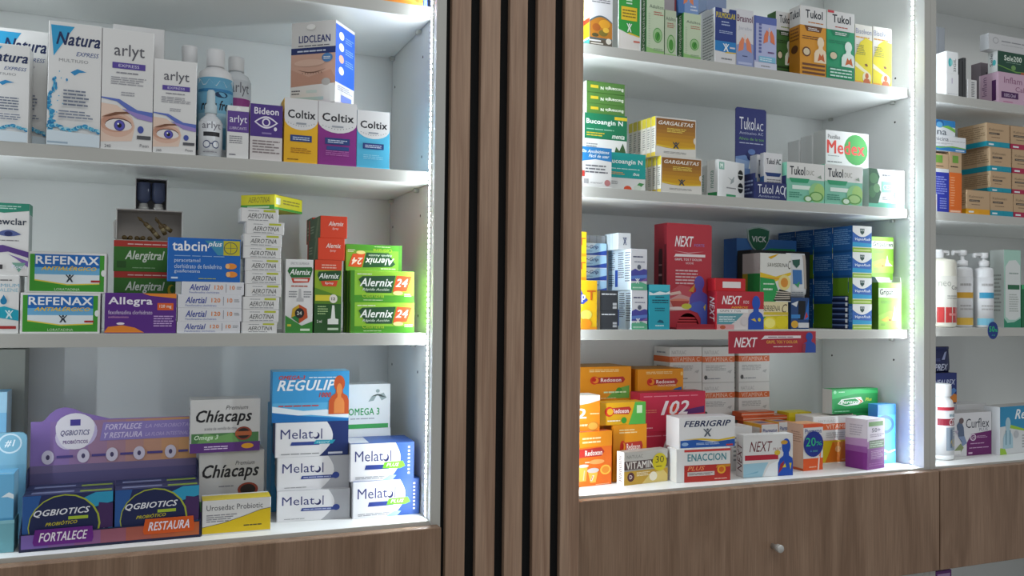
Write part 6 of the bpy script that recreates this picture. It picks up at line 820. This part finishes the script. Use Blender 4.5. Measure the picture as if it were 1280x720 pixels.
its = [T_('NEXT', .18, .78, .62, .88, '#f0e8ea', 'bi'), T_('FORTE', .64, .785, .88, .81, '#8a80c0', 'n'), P_('#d89aa0', (.15, .74), (.5, .715), (.88, .74), (.5, .725)), P_('#e6dada', (.16, .68), (.2, .71), (.9, .71), (.9, .685), (.2, .685)), T_('GRIPE, TOS Y DOLOR', .18, .645, .82, .67, '#e8d8da', 'b'), T_('NOCHE', .44, .615, .62, .635, '#e8d8da', 'n'), L_(.2, .42, .72, .57, 5, '#d8b4b8'),
       P_('#c0545e', (.04, .18), (.04, .34), (.3, .42), (.55, .4), (.62, .2)), P_('#d09a96', (.04, .17), (.06, .28), (.3, .33), (.55, .3), (.55, .18))] + bust(.76, .18, .46, .33, '#5c52a8') + [P_('#4f64bc', (.8, .02), (.8, .1), (.72, .155), (.6, .17), (.5, .19), (.6, .25), (.8, .27), (.98, .22), (.98, .02)), E_(.3, .265, .23, .022, '#d8846e'), P_('#b04a44', (.08, .265), (.52, .265), (.46, .2), (.15, .2)), E_(.27, .195, .24, .016, '#e6d2cc'), E_(.46, .215, .12, .026, '#c4c84a'), P_('#c8903c', (.5, .36), (.66, .43), (.62, .35)), P_('#d8c04a', (.86, .21), (.92, .24), (.9, .17)), P_('#e0c0b4', (.06, .34), (.3, .36), (.34, .335), (.08, .315))]
its = [i for i in its]
deco(b, its, lambda u, v, o: (-X + w_ * u, -Y - o, h_ * v)); b.obj('front_panel', g)
b = MB(); b.box(-X + .004, -Y - .032, 0, X + .006, -Y, .004, '#a02a36', .0004); b.box(-X + .004, -Y - .032, .004, X + .006, -Y - .0305, .011, '#98222f', 0)
for i in range(4): b.box(-.026, -Y + .003 + .0, .003 + .006 * i, .026, Y - .004, .0075 + .006 * i, '#c04048', .0008)
b.obj('front_tray', g)

# blue display with shield header behind the pouches
r = SPEC['vik']; x, y, z, w_, d_, h_ = r[2:8]; X, Y = w_ / 2, d_ / 2
g = tag(empty('counter_display', (x, y, z + .0002)), 'blue cardboard display with green shield emblem at the back', 'display')
b = MB(); b.box(-X, -Y, 0, X, Y, h_, '#2a5ca0', .0006)
deco(b, [R_(0, .8, 1, 1, '#3f78bc'), P_('#2b9a5a', (.4, .86), (.55, .9), (.98, .9), (.98, .86)), T_('VapoRub', .02, .74, .4, .82, '#cfdcec', 'bi'), P_('#20508f', (0, 0), (0, .6), (.4, .7), (1, .6), (1, 0)), E_(.16, .6, .12, .1, '#d8e0e8'), E_(.16, .6, .06, .06, '#23508c'), P_('#c8d8e8', (.2, .5), (.3, .74), (.5, .66)), R_(.3, .76, .98, .79, '#e0e4e8')], lambda u, v, o: (-X + w_ * u, -Y - o, h_ * v)); b.obj('box_body', g)
b = MB(); sh = lambda s: [(-.033 * s, .026 * s), (-.016 * s, .031 * s), (0, .033 * s), (.016 * s, .031 * s), (.033 * s, .026 * s), (.03 * s, 0), (.018 * s, -.018 * s), (0, -.03 * s), (-.018 * s, -.018 * s), (-.03 * s, 0)]
cx, cz = -.0275, h_ - .004
b.prism([(cx + p, cz + q) for p, q in sh(1.0)], -Y - .004, -Y - .0005, '#b8ccc4'); b.prism([(cx + p, cz + q) for p, q in sh(.9)], -Y - .0052, -Y - .004, '#1f6a46')
deco(b, [T_('VICK', 0, 0, 1, 1, '#eef2ee', 'b')], lambda u, v, o: (cx - .021 + .042 * u, -Y - .0052 - o, cz - .004 + .014 * v)); b.obj('emblem', g)

# pouches
def pouch(nm, w_, h_, d_, base, items, loc, label):
    b = MB(); nx, nz = 10, 12; P = {}
    def thick(u, v): return d_ / 2 * (max(0, 1 - (2 * u - 1) ** 4) * max(0, 1 - (2 * v - 1) ** 6)) ** .5 * (1.15 - .45 * v) + .0006
    for s in (-1, 1):
        vs = [(-w_ / 2 + w_ * i / nx, s * thick(i / nx, j / nz), h_ * j / nz) for j in range(nz + 1) for i in range(nx + 1)]
        fs = [(j * (nx + 1) + i, j * (nx + 1) + i + 1, (j + 1) * (nx + 1) + i + 1, (j + 1) * (nx + 1) + i) for j in range(nz) for i in range(nx)]
        b.add(vs, fs, base, True)
    def PF(u, v, o): return (-w_ / 2 + w_ * u, -thick(min(max(u, 0), 1), min(max(v, 0), 1)) - o - .0006, h_ * v)
    dec = []
    for it in items:
        if it[0] == 'r':
            n = 6
            for i in range(n):
                for j in range(n):
                    a0 = it[1] + (it[3] - it[1]) * i / n; a1 = it[1] + (it[3] - it[1]) * (i + 1) / n; c0 = it[2] + (it[4] - it[2]) * j / n; c1 = it[2] + (it[4] - it[2]) * (j + 1) / n
                    b.add([PF(a0, c0, .0001), PF(a1, c0, .0001), PF(a1, c1, .0001), PF(a0, c1, .0001)], [(0, 1, 2, 3)], it[5])
        else: dec.append(it)
    deco(b, dec, lambda u, v, o: PF(u, v, o + .0003))
    return tag(b.obj(nm, None, loc), label, 'pouch')
r = SPEC['pou']
pouch('sachet_pouch', r[5], r[7], r[6], mat('#d6d9da', .3), [R_(.15, .3, .62, .62, '#3f74b0'), P_('#2a5a4c', (.15, .84), (.55, .86), (.52, .74), (.34, .66), (.18, .74)), P_('#3f9a6a', (.2, .3), (.5, .36), (.4, .22)), R_(.74, .2, .95, .96, '#b8aea4'), L_(.1, .05, .7, .14, 2, '#8a9298')], (r[2], r[3], r[4] + .0004), 'glossy white pouch with blue print on the dark blue sachet carton')
r = SPEC['pnv']
pouch('supplement_pouch', r[5], r[7], r[6], mat('#232a58', .3), [T_('PREX', .35, .08, .8, .34, '#c8cce0', 'bi'), P_('#aab2d8', (.6, .5), (.72, .78), (.8, .82), (.7, .5)), L_(.3, .44, .56, .56, 2, '#5a64a0'), R_(0, .9, 1, .97, '#353d70')], (r[2], r[3] + .0, r[4] + .0004), 'navy foil pouch standing on the dark blue carton at far right')

# open lime carton with flaps
r = SPEC['grf']; x, y, z, w_, d_, h_ = r[2:8]; X, Y = w_ / 2, d_ / 2
g = tag(empty('open_carton', (x, y, z + .0002)), 'open lime green carton with white flaps up, beside the lit strip', 'medicine box', 'lime green syrup cartons')
b = MB(); q = .001; G = '#7db535'
b.box(-X, -Y, 0, X, -Y + q, h_, G, 0); b.box(-X, Y - q, 0, X, Y, h_, G, 0); b.box(-X, -Y + q, 0, -X + q, Y - q, h_, G, 0); b.box(X - q, -Y + q, 0, X, Y - q, h_, G, 0); b.box(-X + q, -Y + q, 0, X - q, Y - q, q, '#c8c8c0', 0)
deco(b, grip, face_map('F', w_, d_, h_)); deco(b, [R_(0, 0, 1, 1, '#5f8a2c')], face_map('L', w_, d_, h_)); b.obj('box_body', g)
b = MB(); b.add([(-X, Y - q, h_), (X, Y - q, h_), (X - .006, Y + .004, h_ + .022), (-X + .006, Y + .004, h_ + .022), (-X, Y, h_), (X, Y, h_), (X - .006, Y + .005, h_ + .022), (-X + .006, Y + .005, h_ + .022)], [(0, 1, 2, 3), (4, 5, 6, 7), (3, 2, 6, 7), (0, 3, 7, 4), (1, 2, 6, 5)], '#dedfda'); b.obj('flap', g)
for s in (-1, 1):
    b = MB(); a = s * X; c = s * (X - q)
    b.add([(a, -Y + q, h_), (a, Y - q, h_), (a + s * .004, Y - .004, h_ + .015), (a + s * .004, -Y + .006, h_ + .012), (c, -Y + q, h_), (c, Y - q, h_), (c + s * .004, Y - .004, h_ + .015), (c + s * .004, -Y + .006, h_ + .012)], [(0, 1, 2, 3), (4, 5, 6, 7), (2, 3, 7, 6), (0, 3, 7, 4), (1, 2, 6, 5)], '#c9cac4'); b.obj('flap', g)

# open grey carton with ampoules and the small open carton on it
def open_front(key, nm, label, inner, outer):
    r = SPEC[key]; x, y, z, w_, d_, h_ = r[2:8]; X, Y = w_ / 2, d_ / 2; q = .0014
    g = tag(empty(nm, (x, y, z + .0002)), label, 'open box'); b = MB()
    b.box(-X, Y - q, 0, X, Y, h_, inner, 0); b.box(-X, -Y, h_ - q, X, Y - q, h_, inner, 0); b.box(-X, -Y, 0, X, Y - q, q, inner, 0)
    b.box(-X, -Y, q, -X + q, Y - q, h_ - q, outer, 0); b.box(X - q, -Y, q, X, Y - q, h_ - q, outer, 0)
    b.obj('box_body', g); return g, X, Y, h_
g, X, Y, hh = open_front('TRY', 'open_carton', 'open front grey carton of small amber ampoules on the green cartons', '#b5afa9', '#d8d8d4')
b = MB(); b.add([(-X, -Y, hh * .66), (-X - .004, -Y - .012, hh * .55), (-X - .003, -Y - .014, .004), (-X, -Y, .001), (-X + .0008, -Y, hh * .66), (-X - .0032, -Y - .012, hh * .55), (-X - .0022, -Y - .014, .004), (-X + .0008, -Y, .001)], [(0, 1, 2, 3), (4, 5, 6, 7), (0, 1, 5, 4), (2, 3, 7, 6), (1, 2, 6, 5)], '#dcdcd8'); b.obj('flap', g)
base = Vector(SPEC['TRY'][2:5]); am = MB(); am.lathe([(.0005, 0), (.0036, .001), (.0036, .017), (.0015, .0195), (.0015, .024), (.0026, .0265), (.0008, .033)], mat('#6f5c3c', .25, trans=.3), 12); amm = am.mesh('ampoule'); am2 = MB(); am2.lathe([(.0037, .0055), (.0037, .0125)], '#8d8060', 12); aml = am2.mesh('paper_label')
rr = random.Random(3); k = 0; AW = ['first', 'second', 'third', 'fourth', 'fifth', 'sixth', 'seventh', 'eighth', 'ninth']
for i in range(9):
    ax = -.038 + .0095 * i; stand = i < 5
    o = bpy.data.objects.new('ampoule', amm); COL.objects.link(o)
    if stand: o.location = (base.x + ax, base.y - .019 + .003 * (i % 3), base.z + .0056); o.rotation_euler = (math.radians(-90), 0, math.radians((-6, 4, 0, 8, -5)[i]))
    else:
        o.location = (base.x + ax - .004, base.y - .010 - .003 * (i % 2), base.z + .0062 + .006 * (i % 3)); o.rotation_euler = (math.radians(12), math.radians((-48, -40, -30, -55)[i - 5]), 0)
    tag(o, '%s amber ampoule from the left in the open grey carton' % AW[i], 'ampoule', 'amber ampoules in the open carton')
    l = bpy.data.objects.new('paper_label', aml); COL.objects.link(l); l.parent = o
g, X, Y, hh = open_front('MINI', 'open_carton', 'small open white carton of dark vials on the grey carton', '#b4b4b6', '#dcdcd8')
base = Vector(SPEC['MINI'][2:5])
v = MB(); v.lathe([(.0045, .0105), (.006, .0125), (.0108, .0165), (.0108, .043), (.0095, .0445)], mat('#4b5470', .12), 20); vm = v.mesh('vial'); c2 = MB(); c2.lathe([(.0078, 0), (.0082, .0006), (.0082, .0042), (.0068, .005), (.0068, .0098), (.005, .0104)], METAL, 20); cm = c2.mesh('cap')
for i, (ax, ay) in enumerate(((-.0115, -.008), (.0108, -.007))):
    o = bpy.data.objects.new('vial', vm); COL.objects.link(o); o.location = (base.x + ax, base.y + ay, base.z + .0018); tag(o, '%s dark glass vial in the small open carton' % ('left', 'right')[i], 'vial', 'dark vials'); l = bpy.data.objects.new('cap', cm); COL.objects.link(l); l.parent = o

# ------------------------------------------------------------------ bottles
def cyl_map(r, cx=0, span=2.3, mid=-math.pi / 2, z0=0, z1=1):
    return lambda u, v, o: ((r + o) * math.cos(mid + (u - .5) * span), (r + o) * math.sin(mid + (u - .5) * span), z0 + (z1 - z0) * v)
def bottle(nm, x, y, z, prof, body, cap, capm, label, lab_r=None, lab=(0, 1), lab_base='#e0e0e0', items=(), extra=None, face=-.0, span=2.6, cat='bottle'):
    e = tag(empty(nm, (x, y, z + .0003), face), label, cat)
    b = MB(); b.lathe(prof, body, 32); b.obj('bottle_body', e)
    if cap: c = MB(); c.lathe(cap, capm, 28); c.obj('cap', e)
    if lab_r:
        l = MB(); l.lathe([(lab_r, lab[0]), (lab_r, lab[1])], lab_base, 40)
        deco(l, items, cyl_map(lab_r + .00005, span=span, z0=lab[0], z1=lab[1]), sub=10); l.obj('paper_label', e)
    if extra: extra(e)
    return e
PW = mat('#e2e3e4', .3)
ribcap = lambda r, z0, z1: [(r * .96, z0), (r, z0 + .001), (r, z1 - .004), (r * .93, z1 - .001), (r * .6, z1)]
bottle('solution_bottle', -.3925, .100, 1.681, [(.012, 0), (.0195, .002), (.0195, .12), (.016, .145), (.0095, .155), (.0095, .172)], PW, ribcap(.0125, .1665, .1983), PW, 'white bottle with ribbed cap, mostly hidden behind the shorter eye-photo carton', cat='bottle')
bottle('solution_bottle', -.3522, .075, 1.681, [(.015, 0), (.027, .003), (.028, .01), (.028, .140), (.025, .150), (.015, .158), (.0115, .158), (.0115, .17)], PW, ribcap(.0145, .160, .1899), PW, 'large white lens bottle with blue watery label', .0284, (.02, .138), '#6fb0d0',
       [P_('#d8e6ee', *([(i / 12, .92 + .05 * math.sin(i * 1.9)) for i in range(13)] + [(1, 1), (0, 1)])), R_(0, .5, 1, .55, '#7fbcd8'), T_('renu fresh', .12, .54, .98, .68, '#1c2430', 'bi'), R_(0, .3, 1, .5, '#a8cfe0'), R_(0, .8, 1, .84, '#3a86b8'), E_(.62, .76, .16, .04, '#1c3a5c')], span=2.4)
bottle('solution_bottle', -.3150, .130, 1.681, [(.014, 0), (.0245, .003), (.0253, .01), (.0253, .152), (.02, .163), (.011, .169), (.011, .178)], mat('#d3d8dc', .18), ribcap(.0135, .1705, .1966), PW, 'translucent white bottle with purple banded label behind the little carton', .0256, (.03, .152), '#cfd4d8',
       [T_('arlyt', .3, .77, .9, .97, '#6a6a74', 'n'), R_(0, .62, 1, .74, '#9a3f8a'), R_(0, .0, 1, .1, '#7a4f8a')], span=2.2)
def drop_extra(e): pass
bottle('dropper_bottle', -.3616, .022, 1.681, [(.012, 0), (.0178, .0015), (.0182, .006), (.0182, .052), (.0165, .060), (.010, .067), (.0085, .068), (.0085, .071)], mat('#d9dde0', .25), [(.0092, .0712), (.0096, .0725), (.0094, .084), (.0068, .0875), (.0062, .106), (.0045, .1095)], mat('#c4d6dc', .25), 'small lens cleaner bottle with spectacles drawn on its label', .0185, (.004, .056), '#dcdfe2',
       [T_('arlyt', .14, .72, .9, 1.0, '#7a7a82', 'n'), R_(.2, .55, .85, .68, '#2c2c30'), E_(.33, .3, .14, .12, '#3c4870'), E_(.33, .3, .11, .09, '#dcdfe2'), E_(.68, .3, .14, .12, '#3c4870'), E_(.68, .3, .11, .09, '#dcdfe2'), R_(.44, .31, .57, .34, '#3c4870'), L_(.2, .04, .85, .1, 1, '#8a8a90')], span=2.2)
def pump(nm, x, y, z, r, hb, h, body, lab_items, lab_z, label, dirn, lab_base):
    e = tag(empty(nm, (x, y, z + .0003)), label, 'pump bottle', 'pump bottles on the far right shelf')
    b = MB(); b.lathe([(r * .8, 0), (r * .97, .002), (r, .006), (r, hb * .94), (r * .9, hb * .985), (r * .5, hb), (r * .42, hb + .002)], body, 32); b.obj('bottle_body', e)
    l = MB(); l.lathe([(r + .0003, lab_z[0]), (r + .0003, lab_z[1])], lab_base, 40); deco(l, lab_items, cyl_map(r + .00035, span=2.4, mid=-math.pi / 2 - .35, z0=lab_z[0], z1=lab_z[1]), sub=10); l.obj('paper_label', e)
    c = MB(); c.lathe([(r * .42 if r < .03 else .014, hb + .0021), (.0125, hb + .003), (.0125, hb + .016), (.006, hb + .018), (.0045, hb + .019), (.0045, h - .014)], PW, 24); c.obj('pump_collar', e)
    n = MB(); n.lathe([(.006, h - .0139), (.0105, h - .012), (.0105, h - .002), (.009, h)], PW, 20)
    n.box(min(0, dirn * .034), -.0045, h - .0085, max(0, dirn * .034), .0045, h - .0015, PW, .0015); n.box(min(dirn * .030, dirn * .0345), -.004, h - .0135, max(dirn * .030, dirn * .0345), .004, h - .006, PW, .001); n.obj('pump_head', e)
pump('pump_bottle', 1.3503, .128, 1.409, .0412, .168, .1915, mat('#d8d6c8', .2), [R_(0, .0, 1, .33, '#b83a3a'), T_('Cory', .62, .68, .95, .8, '#5a5a5c', 'n'), L_(.5, .5, .95, .6, 2, '#a8a8a2'), T_('neo', .3, .78, .6, .88, '#a4a49c', 'n'), R_(.55, .15, .8, .2, '#d88a86')], (.012, .125), 'cream pump bottle with red label base at the left of the far right shelf', 1, '#d6d5cc')
pump('pump_bottle', 1.4297, .125, 1.409, .0235, .150, .1925, mat('#dcdee0', .22), [R_(.05, .56, .95, .68, '#d8a83a'), R_(0, 0, 1, .15, '#dcb44a'), L_(.2, .3, .8, .44, 2, '#b0b0b0'), L_(.2, .8, .8, .9, 1, '#b0b0b0')], (.006, .125), 'slim white pump bottle with yellow label bar', -1, '#dcdee0')
pump('pump_bottle', 1.4790, .105, 1.409, .0222, .150, .1865, mat('#dcdee0', .22), [R_(.1, .56, .95, .68, '#3f9ac0'), R_(0, 0, 1, .14, '#7fc0d8'), L_(.2, .3, .8, .44, 2, '#b0b0b0'), L_(.2, .8, .8, .9, 1, '#b0b0b0')], (.006, .125), 'slim white pump bottle with blue label bar', -1, '#dcdee0')
bottle('supplement_bottle', 1.3421, .11, 1.089, [(.022, 0), (.0265, .002), (.0273, .006), (.0273, .13), (.024, .142), (.0185, .148), (.0185, .153)], PW, [(.0205, .1532), (.0215, .1545), (.0215, .178), (.020, .1825), (.01, .1838)], PW, 'white capped supplement bottle with red and grey label', .0276, (.012, .128), '#d6d6d8',
       [R_(0, .93, 1, 1, '#a82a3a'), R_(0, .62, 1, .76, '#8f2a3c'), T_('COM', .42, .63, .78, .75, '#f0e8ea', 'bi'), T_('BENZOLA', .42, .8, .8, .86, '#5a8a9a', 'b'), R_(.3, .1, 1, .58, '#8d9aa8'), R_(.45, .16, .55, .54, '#5c6c80'), E_(.6, .26, .12, .07, '#d8b83a'), L_(.6, .4, .95, .54, 3, '#d8dce0')], span=2.4)

# ------------------------------------------------------------------ shelf signs
b = MB(); b.box(0, -.0012, 0, .2347, 0, .0475, '#a82c3c', .0003)
deco(b, [T_('NEXT', .06, .28, .32, .72, '#f0e6e8', 'bi'), P_('#e4d8da', (.36, .62), (.4, .8), (.82, .8), (.82, .68), (.42, .66)), L_(.44, .7, .8, .78, 1, '#7a4a54'), T_('GRIPE, TOS Y DOLOR', .42, .42, .78, .58, '#e8a84a', 'b'), L_(.5, .26, .72, .34, 1, '#e8d0d4')] + bust(.92, 0, .16, .96, '#24489c') + [P_('#8a2a40', (.83, 0), (.84, .4), (.88, .44), (.87, 0))], lambda u, v, o: (.2347 * u, -.0012 - o, .0475 * v))
tag(b.obj('shelf_sign', None, (.6890, .0798, 1.3535)), 'red shelf edge strip with white lettering and blue figure', 'sign')
b = MB(); n = 30; b.prism([(.0175 * math.cos(2 * math.pi * i / n), .0215 * math.sin(2 * math.pi * i / n)) for i in range(n)], -.0012, 0, '#1c3a80')
deco(b, [T_('50', .1, .42, .64, .74, '#2fc07a', 'b'), T_('%', .66, .42, .92, .58, '#2fc07a', 'b'), P_('#3f8ab0', (.34, .2), (.4, .28), (.46, .2)), R_(.48, .19, .68, .26, '#2f8a80')], lambda u, v, o: (-.0175 + .035 * u, -.0012 - o, -.0215 + .043 * v))
tag(b.obj('discount_tag', None, (1.4795, .0798, 1.4025)), 'round dark blue tag with green 50% on the far right shelf edge', 'sign')

# purple carton in the open niche below the right drawers
carton('medicine_carton', 'niche', 1.338, .125, .58, .052, .05, .241, 0, 'purple carton in the open niche under the far right drawer', 'medicine box')
